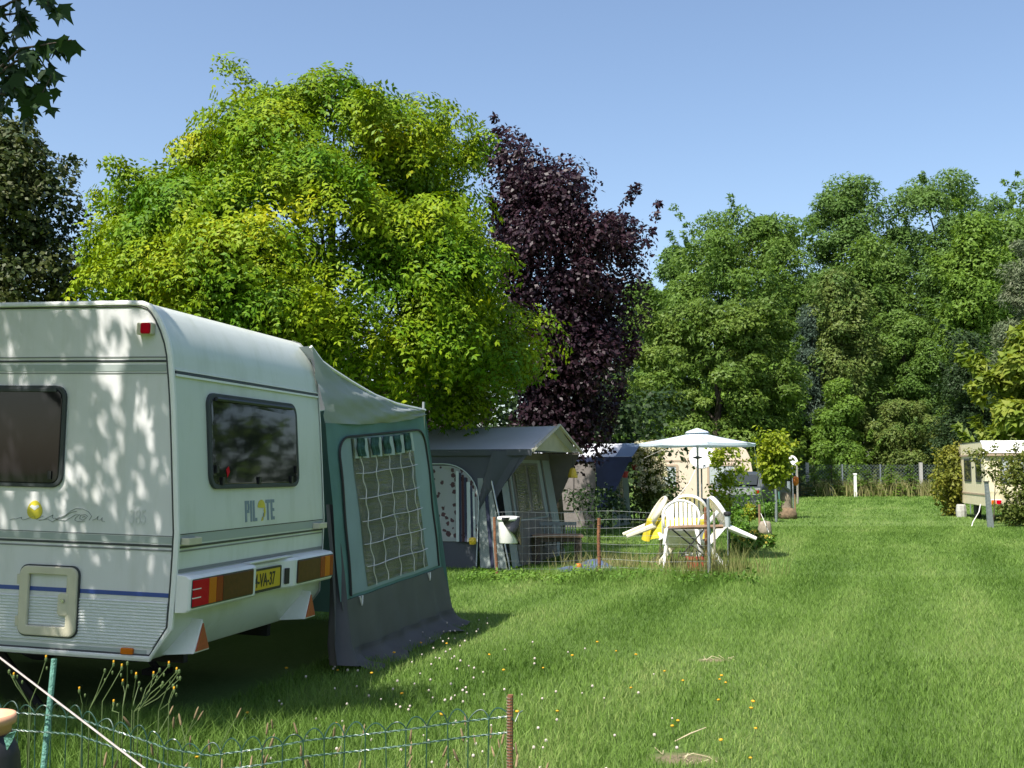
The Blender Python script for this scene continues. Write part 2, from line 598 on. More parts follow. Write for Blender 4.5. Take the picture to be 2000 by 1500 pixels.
def groundmat():
    m, n, l, out = nt('lawn_ground')
    g = n.new('ShaderNodeNewGeometry')
    big = n.new('ShaderNodeTexNoise')
    big.inputs['Scale'].default_value = 0.33
    big.inputs['Detail'].default_value = 6
    l.new(g.outputs['Position'], big.inputs['Vector'])
    mp0 = n.new('ShaderNodeMapping')
    mp0.inputs['Rotation'].default_value = (0, 0, R(20))
    l.new(g.outputs['Position'], mp0.inputs['Vector'])
    mp = n.new('ShaderNodeMapping')
    mp.inputs['Scale'].default_value = (1.15, 0.10, 1)
    l.new(mp0.outputs[0], mp.inputs['Vector'])
    st = n.new('ShaderNodeTexNoise')
    st.inputs['Scale'].default_value = 0.8
    st.inputs['Detail'].default_value = 4
    l.new(mp.outputs[0], st.inputs['Vector'])
    fine = n.new('ShaderNodeTexNoise')
    fine.inputs['Scale'].default_value = 22
    fine.inputs['Detail'].default_value = 8
    fine.inputs['Roughness'].default_value = 0.75
    l.new(g.outputs['Position'], fine.inputs['Vector'])
    a = n.new('ShaderNodeMath')
    a.operation = 'ADD'
    l.new(big.outputs[0], a.inputs[0])
    l.new(st.outputs[0], a.inputs[1])
    a2 = n.new('ShaderNodeMath')
    a2.operation = 'MULTIPLY_ADD'
    a2.inputs[1].default_value = 0.7
    l.new(fine.outputs[0], a2.inputs[0])
    l.new(a.outputs[0], a2.inputs[2])
    cr = n.new('ShaderNodeValToRGB')
    e = cr.color_ramp.elements
    e[0].position = 0.35
    e[0].color = (0.045, 0.085, 0.018, 1)
    e[1].position = 0.85
    e[1].color = (0.155, 0.22, 0.065, 1)
    mid = e.new(0.6)
    mid.color = (0.095, 0.165, 0.036, 1)
    dv = n.new('ShaderNodeMath')
    dv.operation = 'DIVIDE'
    dv.inputs[1].default_value = 2.0
    l.new(a2.outputs[0], dv.inputs[0])
    l.new(dv.outputs[0], cr.inputs[0])
    csock = cr.outputs[0]
    sep = n.new('ShaderNodeSeparateXYZ')
    l.new(g.outputs['Position'], sep.inputs[0])
    for (x, y, rx, ry) in BARE:
        vm = n.new('ShaderNodeVectorMath')
        vm.operation = 'SUBTRACT'
        vm.inputs[1].default_value = (x, y, 0)
        l.new(g.outputs['Position'], vm.inputs[0])
        vs = n.new('ShaderNodeVectorMath')
        vs.operation = 'DIVIDE'
        vs.inputs[1].default_value = (rx, ry, 1)
        l.new(vm.outputs[0], vs.inputs[0])
        ln = n.new('ShaderNodeVectorMath')
        ln.operation = 'LENGTH'
        l.new(vs.outputs[0], ln.inputs[0])
        ms = n.new('ShaderNodeMath')
        ms.operation = 'MULTIPLY_ADD'
        ms.inputs[1].default_value = 1.8
        l.new(fine.outputs[0], ms.inputs[0])
        l.new(ln.outputs['Value'], ms.inputs[2])
        mr = n.new('ShaderNodeMapRange')
        mr.inputs[1].default_value = 1.35
        mr.inputs[2].default_value = 2.1
        mr.inputs[3].default_value = 1.0
        mr.inputs[4].default_value = 0.0
        l.new(ms.outputs[0], mr.inputs[0])
        mx = n.new('ShaderNodeMix')
        mx.data_type = 'RGBA'
        l.new(mr.outputs[0], mx.inputs[0])
        l.new(csock, mx.inputs[6])
        mx.inputs[7].default_value = (0.24, 0.20, 0.12, 1) if y < 50 else (0.26, 0.24, 0.10, 1)
        csock = mx.outputs[2]
    b = n.new('ShaderNodeBsdfPrincipled')
    b.inputs['Roughness'].default_value = 0.9
    b.inputs['Specular IOR Level'].default_value = 0.15
    l.new(csock, b.inputs['Base Color'])
    bp = n.new('ShaderNodeBump')
    bp.inputs['Strength'].default_value = 0.8
    bp.inputs['Distance'].default_value = 0.05
    l.new(fine.outputs[0], bp.inputs['Height'])
    l.new(bp.outputs[0], b.inputs['Normal'])
    l.new(b.outputs[0], out.inputs[0])
    return m


def grassmat():
    m, n, l, out = nt('grass_blades')
    g = n.new('ShaderNodeNewGeometry')
    big = n.new('ShaderNodeTexNoise')
    big.inputs['Scale'].default_value = 0.33
    big.inputs['Detail'].default_value = 6
    l.new(g.outputs['Position'], big.inputs['Vector'])
    mp0 = n.new('ShaderNodeMapping')
    mp0.inputs['Rotation'].default_value = (0, 0, R(20))
    l.new(g.outputs['Position'], mp0.inputs['Vector'])
    mp = n.new('ShaderNodeMapping')
    mp.inputs['Scale'].default_value = (1.15, 0.10, 1)
    l.new(mp0.outputs[0], mp.inputs['Vector'])
    st = n.new('ShaderNodeTexNoise')
    st.inputs['Scale'].default_value = 0.8
    st.inputs['Detail'].default_value = 4
    l.new(mp.outputs[0], st.inputs['Vector'])
    a = n.new('ShaderNodeMath')
    a.operation = 'ADD'
    wv = n.new('ShaderNodeTexWave')
    wv.bands_direction = 'X'
    wv.inputs['Scale'].default_value = 0.22
    wv.inputs['Distortion'].default_value = 4.0
    wv.inputs['Detail'].default_value = 2
    wv.inputs['Detail Scale'].default_value = 0.35
    l.new(mp0.outputs[0], wv.inputs['Vector'])
    wm = n.new('ShaderNodeMath')
    wm.operation = 'MULTIPLY_ADD'
    wm.inputs[1].default_value = 0.20
    wm.inputs[2].default_value = -0.12
    l.new(wv.outputs['Fac'], wm.inputs[0])
    mrb = n.new('ShaderNodeMapRange')
    mrb.clamp = False
    mrb.inputs[1].default_value = 0.30
    mrb.inputs[2].default_value = 0.70
    l.new(st.outputs[0], mrb.inputs[0])
    wa = n.new('ShaderNodeMath')
    wa.operation = 'ADD'
    l.new(mrb.outputs[0], wa.inputs[0])
    l.new(wm.outputs[0], wa.inputs[1])
    l.new(big.outputs[0], a.inputs[0])
    l.new(wa.outputs[0], a.inputs[1])
    a2 = n.new('ShaderNodeMath')
    a2.operation = 'MULTIPLY_ADD'
    a2.inputs[1].default_value = 0.7
    l.new(g.outputs['Random Per Island'], a2.inputs[0])
    l.new(a.outputs[0], a2.inputs[2])
    dv = n.new('ShaderNodeMath')
    dv.operation = 'DIVIDE'
    dv.inputs[1].default_value = 2.0
    l.new(a2.outputs[0], dv.inputs[0])
    cr = n.new('ShaderNodeValToRGB')
    e = cr.color_ramp.elements
    e[0].position = 0.42
    e[0].color = (0.078, 0.155, 0.022, 1)
    e[1].position = 0.97
    e[1].color = (0.30, 0.37, 0.12, 1)
    for p, c in ((0.60, (0.14, 0.24, 0.042)), (0.78, (0.195, 0.315, 0.068))):
        x = e.new(p)
        x.color = (*c, 1)
    l.new(dv.outputs[0], cr.inputs[0])
    b = n.new('ShaderNodeBsdfPrincipled')
    b.inputs['Roughness'].default_value = 0.55
    b.inputs['Specular IOR Level'].default_value = 0.14
    l.new(cr.outputs[0], b.inputs['Base Color'])
    t = n.new('ShaderNodeBsdfTranslucent')
    l.new(cr.outputs[0], t.inputs[0])
    mx = n.new('ShaderNodeMixShader')
    mx.inputs[0].default_value = 0.35
    l.new(b.outputs[0], mx.inputs[1])
    l.new(t.outputs[0], mx.inputs[2])
    l.new(mx.outputs[0], out.inputs[0])
    return m


M['ground'] = groundmat()
M['grass'] = grassmat()
M['weed'] = leafmat('weed_leaf', [(0.05, 0.11, 0.02), (0.11, 0.22, 0.03), (0.20, 0.30, 0.06)], 0.35)
M['drygrass'] = leafmat('dry_grass', [(0.12, 0.16, 0.04), (0.26, 0.25, 0.10), (0.42, 0.36, 0.18)], 0.3)
M['robinia'] = leafmat('robinia_leaf', [(0.03, 0.09, 0.007), (0.085, 0.185, 0.008), (0.22, 0.295, 0.009), (0.50, 0.44, 0.014)], 0.17, 0.5, 0.12, nscale=0.8, rnd=0.22)
M['plum'] = leafmat('plum_leaf', [(0.014, 0.008, 0.013), (0.030, 0.013, 0.020), (0.062, 0.026, 0.034)], 0.2, 0.45, 0.28)
M['linden'] = leafmat('linden_leaf', [(0.016, 0.035, 0.010), (0.04, 0.065, 0.016), (0.075, 0.085, 0.020), (0.08, 0.12, 0.03)], 0.2, 0.5, 0.25, nscale=1.2)
M['maple'] = leafmat('maple_leaf', [(0.02, 0.045, 0.014), (0.035, 0.07, 0.02)], 0.18)
M['ash'] = leafmat('ash_leaf', [(0.055, 0.115, 0.02), (0.11, 0.19, 0.034), (0.175, 0.265, 0.055)], 0.35, nscale=0.2)
M['ash_blue'] = leafmat('ash_leaf_cool', [(0.055, 0.11, 0.026), (0.10, 0.178, 0.04), (0.16, 0.25, 0.062)], 0.35, nscale=0.2)
M['hornbeam'] = leafmat('hornbeam_leaf', [(0.05, 0.10, 0.016), (0.105, 0.17, 0.028), (0.21, 0.275, 0.055)], 0.32, nscale=0.35)
M['bright'] = leafmat('bright_leaf', [(0.07, 0.145, 0.022), (0.14, 0.235, 0.035), (0.21, 0.31, 0.055)], 0.38, nscale=0.3)
M['pine'] = leafmat('pine_needles', [(0.035, 0.06, 0.04), (0.06, 0.095, 0.065), (0.10, 0.135, 0.095)], 0.12, nscale=0.4)
M['rusty'] = leafmat('rusty_leaf', [(0.05, 0.10, 0.02), (0.09, 0.155, 0.032), (0.15, 0.185, 0.045), (0.095, 0.18, 0.04)], 0.28, nscale=0.6)
M['chestnut'] = leafmat('chestnut_leaf', [(0.08, 0.14, 0.016), (0.17, 0.225, 0.03), (0.30, 0.31, 0.05)], 0.35, nscale=0.6)
M['grey_conifer'] = leafmat('grey_conifer', [(0.07, 0.10, 0.045), (0.11, 0.14, 0.07), (0.16, 0.165, 0.10)], 0.15)
M['shrub'] = leafmat('shrub_leaf', [(0.05, 0.085, 0.015), (0.12, 0.15, 0.03), (0.26, 0.24, 0.06)], 0.3, nscale=1.0)
M['goldshrub'] = leafmat('gold_shrub', [(0.10, 0.13, 0.02), (0.19, 0.20, 0.03), (0.34, 0.28, 0.03)], 0.3, nscale=0.8)
M['youngleaf'] = leafmat('young_leaf', [(0.11, 0.19, 0.02), (0.25, 0.32, 0.03), (0.46, 0.44, 0.05)], 0.4, nscale=1.0)
M['hydrangea'] = leafmat('pale_blossom', [(0.55, 0.52, 0.30), (0.72, 0.68, 0.46), (0.62, 0.50, 0.36)], 0.3, nscale=2)
M['yellow_flower'] = leafmat('yellow_flower', [(0.62, 0.46, 0.05), (0.72, 0.60, 0.16)], 0.3, nscale=2)
M['thuja'] = leafmat('golden_thuja', [(0.20, 0.25, 0.02), (0.38, 0.38, 0.03)], 0.2, nscale=2)
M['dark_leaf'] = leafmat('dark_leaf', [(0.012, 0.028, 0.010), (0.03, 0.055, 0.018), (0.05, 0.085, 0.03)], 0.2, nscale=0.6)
M['clover'] = mat('clover_head', (0.50, 0.43, 0.38), 0.8, var=0.15, scale=40)
M['orange_flower'] = mat('orange_petals', (0.72, 0.36, 0.01), 0.7, var=0.15, scale=60)
M['seedhead'] = mat('seed_head', (0.22, 0.16, 0.085), 0.9, var=0.3, scale=50)
M['stem'] = mat('stem', (0.095, 0.14, 0.045), 0.7, var=0.2, scale=10, trans=0.1)

# ------------------------------------------------------------------ ground
gm = MB()
gm.add([(-600, -300, 0), (700, -300, 0), (700, 1200, 0), (-600, 1200, 0)], [(0, 1, 2, 3)])
ground = build('ground', gm, M['ground'])
tag(ground, kind='structure')


# ------------------------------------------------------------------ foliage helpers
def unit(a):
    return a / np.maximum(np.linalg.norm(a, axis=1, keepdims=True), 1e-9)


def leaf_quads(P, D, N, L, W, fold=0.12):
    D = unit(D)
    S = unit(np.cross(D, N))
    N2 = np.cross(S, D)
    L = L[:, None]
    W = W[:, None]
    mid = P + D * L * 0.45
    V = np.stack([P, mid + S * W * 0.5 + N2 * W * fold, P + D * L, mid - S * W * 0.5 + N2 * W * fold], 1)
    n = len(P)
    F = np.arange(n * 4).reshape(n, 4)
    return V.reshape(-1, 3), F


def leaf_tris(P, D, N, L, W):
    D = unit(D)
    S = unit(np.cross(D, N))
    V = np.stack([P + S * W[:, None] * 0.5, P + D * L[:, None], P - S * W[:, None] * 0.5], 1)
    n = len(P)
    return V.reshape(-1, 3), np.arange(n * 3).reshape(n, 3)


def pinnate(P, D, L, pairs=3, rs=rng, droop=0.30, lw=0.43, Nn0=None):
    """feather leaves: a drooping rachis with rhombic leaflets"""
    n = len(P)
    D = unit(D)
    up = Nn0 if Nn0 is not None else np.tile([0, 0, 1.0], (n, 1)) + rs.normal(0, 0.25, (n, 3))
    S = unit(np.cross(D, up))
    Nn = np.cross(S, D)
    VV, off = [], 0
    k = 2 * pairs + 1
    for i in range(k):
        if i == k - 1:
            t, side = 0.9, 0
        else:
            t, side = 0.12 + 0.78 * (i // 2) / (pairs - 1 + 1e-6), (1 if i % 2 else -1)
        p = P + D * (L * t)[:, None] + np.array([0, 0, -1.0]) * (L * droop * t * t)[:, None]
        dd = D + np.array([0, 0, -1.0]) * 2 * droop * t
        d = unit(dd * (0.42 if side else 1.0) + S * side * 1.0 - Nn * 0.15 + rs.normal(0, 0.12, (n, 3)))
        ll = L * lw * (1.0 - 0.25 * abs(t - 0.45)) * rs.uniform(0.85, 1.1, n)
        v, _ = leaf_quads(p, d, Nn, ll, ll * 0.46, 0.08)
        VV.append(v.reshape(n, 1, 4, 3))
    V = np.concatenate(VV, 1).reshape(-1, 3)
    return V, np.arange(len(V)).reshape(-1, 4)


def profile_world(prof, d):
    """(v, uL, uR) rows measured in the photograph -> (z, x centre, radius) at distance d"""
    out = []
    for v, a, b in prof:
        pl, pr = at(a, v, d), at(b, v, d)
        out.append((pl[2], (pl[0] + pr[0]) / 2, (pr[0] - pl[0]) / 2))
    out.sort()
    return np.array(out)


def crown_clumps(pw, d, n, rc, rs, ky=0.9, inner=0.35, back=1.0):
    z0, z1 = pw[0, 0], pw[-1, 0]
    zs = np.linspace(z0, z1, 60)
    rr = np.interp(zs, pw[:, 0], pw[:, 2])
    w = np.maximum(rr, 0.05) ** 1.3
    out = []
    while len(out) < n:
        z = rs.choice(zs, p=w / w.sum()) + rs.normal(0, (z1 - z0) / 60)
        z = min(max(z, z0), z1 - rc * 0.5)
        r = np.interp(z, pw[:, 0], pw[:, 2])
        xc = np.interp(z, pw[:, 0], pw[:, 1])
        th = rs.uniform(0, 2 * np.pi)
        if math.sin(th) > 0.2 and rs.random() > back:
            continue
        q = math.sqrt(rs.uniform(inner ** 2, 1)) * max(r - rc * 0.75, r * 0.1)
        out.append((xc + q * math.cos(th), d + q * ky * math.sin(th), z))
    return np.array(out)


def limbs(mb, base, top, cl, rs, r0, n=14):
    """trunk with limbs that reach into the clumps"""
    base, top = np.array(base, float), np.array(top, float)
    k = 7
    tr = [base + (top - base) * i / k + np.array([rs.normal(0, r0 * 0.5), rs.normal(0, r0 * 0.5), 0]) * (i > 0) for i in range(k + 1)]
    rad = [r0 * 1.25] + [r0 * (1 - 0.85 * i / k) for i in range(1, k + 1)]
    mb.tube(tr, rad, 8)
    idx = rs.choice(len(cl), min(n, len(cl)), replace=False)
    for i in idx:
        c = cl[i]
        t = np.clip((c[2] - base[2]) / max(top[2] - base[2], 0.1) - rs.uniform(0.12, 0.3), 0.12, 0.9)
        s = base + (top - base) * t
        m1 = s + (c - s) * 0.5 + np.array([0, 0, 0.12 * np.linalg.norm(c - s)])
        mb.tube([s, s + (m1 - s) * 0.5, m1, c], [r0 * 0.42 * (1 - t * 0.6), r0 * 0.3 * (1 - t * 0.6), r0 * 0.2 * (1 - t * 0.6), r0 * 0.06], 5, caps=False)


def leaves_in(cl, rc, per, rs, size, axis_xy, style='simple', flat=0.75, droopy=0.0, upn=0.6, aspect=0.6, shell=0.5, jit=0.45):
    """leaves laid over domed, flattened clumps: the tops catch the light, the undersides stay dark"""
    n = len(cl) * per
    C = np.repeat(cl, per, 0)
    dirs = rs.normal(0, 1, (n, 3))
    dirs[:, 2] += 0.45
    dirs = unit(dirs)
    rad = np.where(rs.random(n) < 0.7, rs.uniform(0.78, 1.05, n), rs.uniform(min(shell, 0.75), 1.0, n))
    rcs = np.repeat(rc * rs.uniform(0.55, 1.3, len(cl)), per)
    off = dirs * (rad * rcs)[:, None]
    off[:, 2] *= flat
    P = C + off
    outw = np.zeros((n, 3))
    outw[:, 0] = P[:, 0] - axis_xy[0]
    outw[:, 1] = P[:, 1] - axis_xy[1]
    outw = unit(outw)
    N = dirs * 0.9 + outw * 0.15 + rs.normal(0, jit, (n, 3))
    N[:, 2] += upn * 0.6
    N = unit(N)
    D = dirs * 0.35 + outw * 0.5 + rs.normal(0, 0.7, (n, 3))
    D[:, 2] -= 0.25 + droopy
    D = D - N * np.sum(D * N, 1)[:, None] * 0.8
    L = size * rs.uniform(0.6, 1.35, n)
    if style == 'pinnate':
        return pinnate(P, D, L, rs=rs, Nn0=N)
    if style == 'tri':
        return leaf_tris(P, D, N, L, L * aspect * 1.15)
    return leaf_quads(P, D, N, L, L * aspect)


def tree(name, label, prof, d, n_cl, rc, per, size, leaf, seed, cat='tree', style='simple', flat=0.75, droopy=0.0, ky=0.9, inner=0.35, back=0.8,
         trunk=0.2, bark='bark', base=None, group=None, upn=0.6, aspect=0.6, shell=0.5, nlimb=14, ttop=0.85, wisp=0.35):
    rs = np.random.default_rng(seed)
    pw = profile_world(prof, d)
    cx = float(np.average(pw[:, 1], weights=pw[:, 2] + 0.01))
    b = np.array(base if base is not None else (cx, d, 0.0), float)
    cl = crown_clumps(pw, d, n_cl, rc, rs, ky, inner, back)
    root = thing(name, label, cat, b, group=group)
    V, F = leaves_in(cl, rc, per, rs, size, (cx, d), style, flat, droopy, upn, aspect, shell)
    if wisp:
        # loose shoots that break the outline
        nw = max(6, int(n_cl * wisp))
        w0 = crown_clumps(pw, d, nw, rc * 0.2, rs, ky, 0.93, back)
        pts = []
        for c in w0:
            o_ = np.array([c[0] - cx, (c[1] - d), 0.0])
            o_ = o_ / (np.linalg.norm(o_) + 1e-6) * 0.45 + np.array([0, 0, 1.0 if droopy < 0.1 else 0.25]) + rs.normal(0, 0.2, 3)
            ln = rc * rs.uniform(0.5, 1.5)
            for k in range(4):
                pts.append(c + o_ * ln * k / 3)
        V2, F2 = leaves_in(np.array(pts), rc * 0.2, max(4, per // 12), rs, size, (cx, d), style, 1.0, droopy, upn, aspect, 0.1)
        F = np.concatenate([F, F2 + len(V)])
        V = np.concatenate([V, V2])
    npmesh('crown', V - b, F, M[leaf], root)
    mb = MB()
    zt = b[2] + (pw[-1, 0] - b[2]) * ttop
    limbs(mb, b, (np.interp(zt, pw[:, 0], pw[:, 1]), d, zt), cl, rs, trunk, nlimb)
    mb.v = [(x - b[0], y - b[1], z - b[2]) for x, y, z in mb.v]
    build('trunk', mb, M[bark], root, smooth=True)
    return root


# ------------------------------------------------------------------ caravan in the foreground
A_C, T_C = R(13.8), R(1.2)
EX = np.array([math.sin(A_C), math.cos(A_C), 0])
EY0 = np.array([-math.cos(A_C), math.sin(A_C), 0])
EY = EY0 * math.cos(T_C) + np.array([0, 0, math.sin(T_C)])
EZ = np.cross(EX, EY)
CO = at(345, 950, 6.45)
CO[2] = 0
CM = Matrix(((EX[0], EY[0], EZ[0], CO[0]), (EX[1], EY[1], EZ[1], CO[1]), (EX[2], EY[2], EZ[2], CO[2]), (0, 0, 0, 1)))


def crear(u, v, s=0.0):
    """photo pixel on the caravan's rear plane (shifted by s) -> caravan coordinates"""
    r = ray(u, v)
    Aq = CO + EY * s
    k = ((Aq - CAMP) @ EY) / (r @ EY)
    dd = CAMP + k * r - CO
    return (float(dd @ EX), s, float(dd @ EZ))


CW, CLEN = 2.10, 4.6
car = thing('caravan', 'white caravan with dark windows and red and amber rear lights, dappled by leaf shade', 'caravan', mat4=CM)
REARP = [(0.55, 2.556), (0.40, 2.556), (0.31, 2.551), (0.262, 2.535), (0.225, 2.50), (0.19, 2.45), (0.155, 2.385), (0.125, 2.31), (0.106, 2.235),
         (0.085, 2.08), (0.066, 1.907), (0.045, 1.65), (0.03, 1.453), (0.018, 1.29), (0.010, 1.184), (0.012, 1.02), (0.016, 0.872), (0.027, 0.625), (0.159, 0.438)]


def rear_s(z):
    zs = [p[1] for p in REARP][::-1]
    ss = [p[0] for p in REARP][::-1]
    return float(np.interp(z, zs, ss))


FRONTP = [(CLEN - 0.15, 0.438), (CLEN, 0.7), (CLEN, 1.3), (CLEN - 0.15, 2.0), (CLEN - 0.5, 2.45), (CLEN - 0.9, 2.556)]
mbx = MB()
full = REARP + FRONTP
n = len(full)
mbx.add([(0.0, s, z) for s, z in full] + [(CW, s, z) for s, z in full], [tuple(range(n))[::-1], tuple(range(n, 2 * n))])
build('side_wall', mbx, M['side_white_lit'], car)
mbx = MB()
skin = [full[-1]] + REARP
m_ = len(skin)
xs = np.linspace(0.004, CW - 0.004, 9)
mbx.patch(lambda a, b: (0.004 + a * (CW - 0.008), skin[int(round(b * (m_ - 1)))][0] - 0.003, skin[int(round(b * (m_ - 1)))][1] + 0.003), 8, m_ - 1)
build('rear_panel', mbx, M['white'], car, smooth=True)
mbx = MB()
fl = [REARP[-1]] + FRONTP
mbx.patch(lambda a, b: (0.004 + a * (CW - 0.008), fl[int(round(b * (len(fl) - 1)))][0], fl[int(round(b * (len(fl) - 1)))][1]), 4, len(fl) - 1)
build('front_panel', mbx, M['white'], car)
# edge mouldings along the profile
for x, sgn in ((0.0, -1), (CW, 1)):
    mb = MB()
    pr = [(CLEN - 0.9, 2.556)] + REARP + [(CLEN - 0.15, 0.438)]
    vs, fs = [], []
    for i, (s, z) in enumerate(pr):
        a = np.array(pr[max(i - 1, 0)])
        c = np.array(pr[min(i + 1, len(pr) - 1)])
        t = (c - a) / np.linalg.norm(c - a)
        nx, nz = -t[1] * -1, t[0] * -1          # outward normal of the profile
        nx, nz = t[1], -t[0]
        if (nx * (s - 1.5) + nz * (z - 1.5)) < 0: nx, nz = -nx, -nz
        for du, dx in ((0.010, -0.012 * sgn), (0.010, 0.006 * sgn), (-0.004, 0.012 * sgn), (-0.016, 0.012 * sgn), (-0.022, 0.004 * sgn)):
            vs.append((x + dx, s + nx * du, z + nz * du))
    for i in range(len(pr) - 1):
        for k in range(4):
            fs.append((i * 5 + k, i * 5 + k + 1, i * 5 + 5 + k + 1, i * 5 + 5 + k))
    mb.add(vs, fs)
    build('edge_moulding', mb, M['white_trim'], car)
    mb = MB()
    pts = []
    for i, (s, z) in enumerate(pr):
        a = np.array(pr[max(i - 1, 0)])
        c = np.array(pr[min(i + 1, len(pr) - 1)])
        t = (c - a) / np.linalg.norm(c - a)
        nx, nz = t[1], -t[0]
        if (nx * (s - 1.5) + nz * (z - 1.5)) < 0: nx, nz = -nx, -nz
        pts.append((x + sgn * 0.003, s - nx * 0.027, z - nz * 0.027))
    mb.tube(pts, 0.0055, 5)
    build('moulding_seal', mb, M['dark_stripe'], car)


def sstripe(name, z0, z1, m, s1=CLEN - 0.2, th=0.003):
    s0 = max(rear_s(z0), rear_s(z1)) + 0.034
    build(name, MB().box((-th, s0, z0), (0.001, s1, z1)), M[m], car)


sstripe('stripe', 2.216, 2.224, 'mid_stripe')
sstripe('stripe', 2.190, 2.203, 'dark_stripe')
sstripe('band', 2.135, 2.176, 'grey_stripe')
sstripe('stripe', 2.120, 2.126, 'mid_stripe')
sstripe('stripe', 1.156, 1.162, 'mid_stripe')
sstripe('band', 1.116, 1.152, 'grey_stripe')
sstripe('stripe', 1.094, 1.108, 'dark_stripe')
sstripe('stripe', 1.070, 1.080, 'mid_stripe')
sstripe('stripe', 0.803, 0.828, 'blue_stripe')
sstripe('band', 0.455, 0.492, 'grey_stripe')
# corrugated lower siding, cut along the sloping corner
mb = MB()
nr = 15
vs, fs = [], []
for i in range(nr * 4 + 1):
    z = 0.505 + (0.775 - 0.505) * i / (nr * 4)
    ph = (i % 4)
    x = -0.003 - (0.006 if ph in (2, 3) else 0.0)
    s0 = rear_s(z) + 0.034
    vs += [(x, s0, z), (x, CLEN - 0.25, z)]
for i in range(nr * 4):
    fs.append((2 * i, 2 * i + 1, 2 * i + 3, 2 * i + 2))
mb.add(vs, fs)
build('ribbed_siding', mb, mat('ribbed_white', (0.66, 0.68, 0.67), 0.4), car)


def sx(a, b, t):
    return (t, a, b)


def window_side(s0, s1, z0, z1):
    o, i1 = rrect(s0, s1, z0, z1, 0.075), rrect(s0 + 0.026, s1 - 0.026, z0 + 0.026, z1 - 0.026, 0.055)
    w = build('window', MB().ring(o, i1, sx, -0.018, 0.002), M['rubber'], car, bevel=0.004)
    i2 = rrect(s0 + 0.024, s1 - 0.024, z0 + 0.024, z1 - 0.024, 0.055)
    build('pane', MB().prism(i2, sx, -0.001, -0.022), M['acrylic'], w, bevel=0.006)
    build('hinge_rail', MB().box((-0.03, s0 + 0.06, z1 - 0.04), (-0.02, s1 - 0.06, z1 - 0.015)), M['rubber'], w, bevel=0.004)
    for s in (s0 + 0.08, (s0 + s1) / 2, s1 - 0.08):
        build('latch', MB().box((-0.03, s - 0.012, z0 + 0.05), (-0.022, s + 0.012, z0 + 0.10)), M['black'], w)
    return w


window_side(0.796, 1.86, 1.426, 2.047)
window_side(2.55, 3.6, 1.426, 2.047)


def rx_(a, b, t):
    return (a, t + rear_s(b), b)


o, i1 = rrect(0.36, 1.65, 1.43, 2.035, 0.085), rrect(0.388, 1.622, 1.458, 2.007, 0.065)
w = build('window', MB().ring(o, i1, rx_, -0.024, 0.0), M['rubber'], car, bevel=0.004)
i2 = rrect(0.386, 1.624, 1.456, 2.009, 0.065)
build('pane', MB().prism(i2, rx_, -0.004, -0.024), M['acrylic'], w, bevel=0.006)
mb = MB()
mb.tube([(0.45, rear_s(2.0) - 0.03, 2.0), (1.56, rear_s(2.0) - 0.03, 2.0)], 0.014, 6)
build('hinge_rail', mb, M['rubber'], w)
for x, z in ((0.43, 1.55), (1.59, 1.55), (0.5, 1.475), (1.0, 1.475), (1.5, 1.475)):
    build('latch', MB().box((x - 0.014, rear_s(z) - 0.036, z - 0.02), (x + 0.014, rear_s(z) - 0.024, z + 0.03)), M['black'], w)
mb = MB()
mb.add([rx_(0.55, 1.555, -0.026), rx_(0.585, 1.575, -0.026), rx_(0.60, 1.54, -0.026), rx_(0.565, 1.50, -0.026)], [(0, 1, 2, 3)])
build('sticker', mb, M['red_lens'], w)


def rbar(name, z0, z1, m, th=0.006, x0=0.02, x1=CW - 0.02):
    s0, s1 = rear_s(z0), rear_s(z1)
    mb = MB()
    mb.add([(x0, s0 + 0.002, z0), (x1, s0 + 0.002, z0), (x1, s1 + 0.002, z1), (x0, s1 + 0.002, z1), (x0, s0 - th, z0), (x1, s0 - th, z0), (x1, s1 - th, z1), (x0, s1 - th, z1)],
           [(0, 3, 2, 1), (4, 5, 6, 7), (0, 1, 5, 4), (1, 2, 6, 5), (2, 3, 7, 6), (3, 0, 4, 7)])
    return build(name, mb, M[m], car)


rbar('gutter', 2.108, 2.122, 'white_trim', 0.018)
rbar('gutter_seal', 2.124, 2.140, 'dark_stripe', 0.014)
rbar('gutter', 2.142, 2.150, 'white_trim', 0.016)
rbar('band', 1.112, 1.166, 'grey_stripe', 0.005)
rbar('panel_joint', 1.168, 1.173, 'dark_stripe', 0.006)
rbar('stripe', 1.088, 1.102, 'dark_stripe', 0.006)
rbar('stripe', 1.066, 1.076, 'mid_stripe', 0.006)
rbar('seal', 0.945, 0.966, 'mid_stripe', 0.008)


def handle(x0, x1):
    z0, z1 = 1.108, 1.150
    mb = MB()
    s = rear_s(1.13)
    prof = [(x0, s - 0.006), (x0 + 0.012, s - 0.055), (x1 - 0.012, s - 0.055), (x1, s - 0.006), (x1 - 0.02, s - 0.006), (x1 - 0.03, s - 0.042), (x0 + 0.03, s - 0.042), (x0 + 0.02, s - 0.006)]
    mb.prism(prof, lambda a, b, t: (a, b, t), z0, z1)
    build('grab_handle', mb, M['cream'], car, bevel=0.004)


handle(0.03, 0.20)
handle(1.90, 2.07)
# rear light housing: two blocks, a recessed middle
mb = MB()


def hprof(d0, z0=0.715, z1=0.935):
    return [(0.008, z1 + 0.004), (-d0 + 0.02, z1 - 0.004), (-d0, z1 - 0.020), (-d0 + 0.004, z0 + 0.02), (-d0 + 0.018, z0 + 0.004), (0.008, z0)]


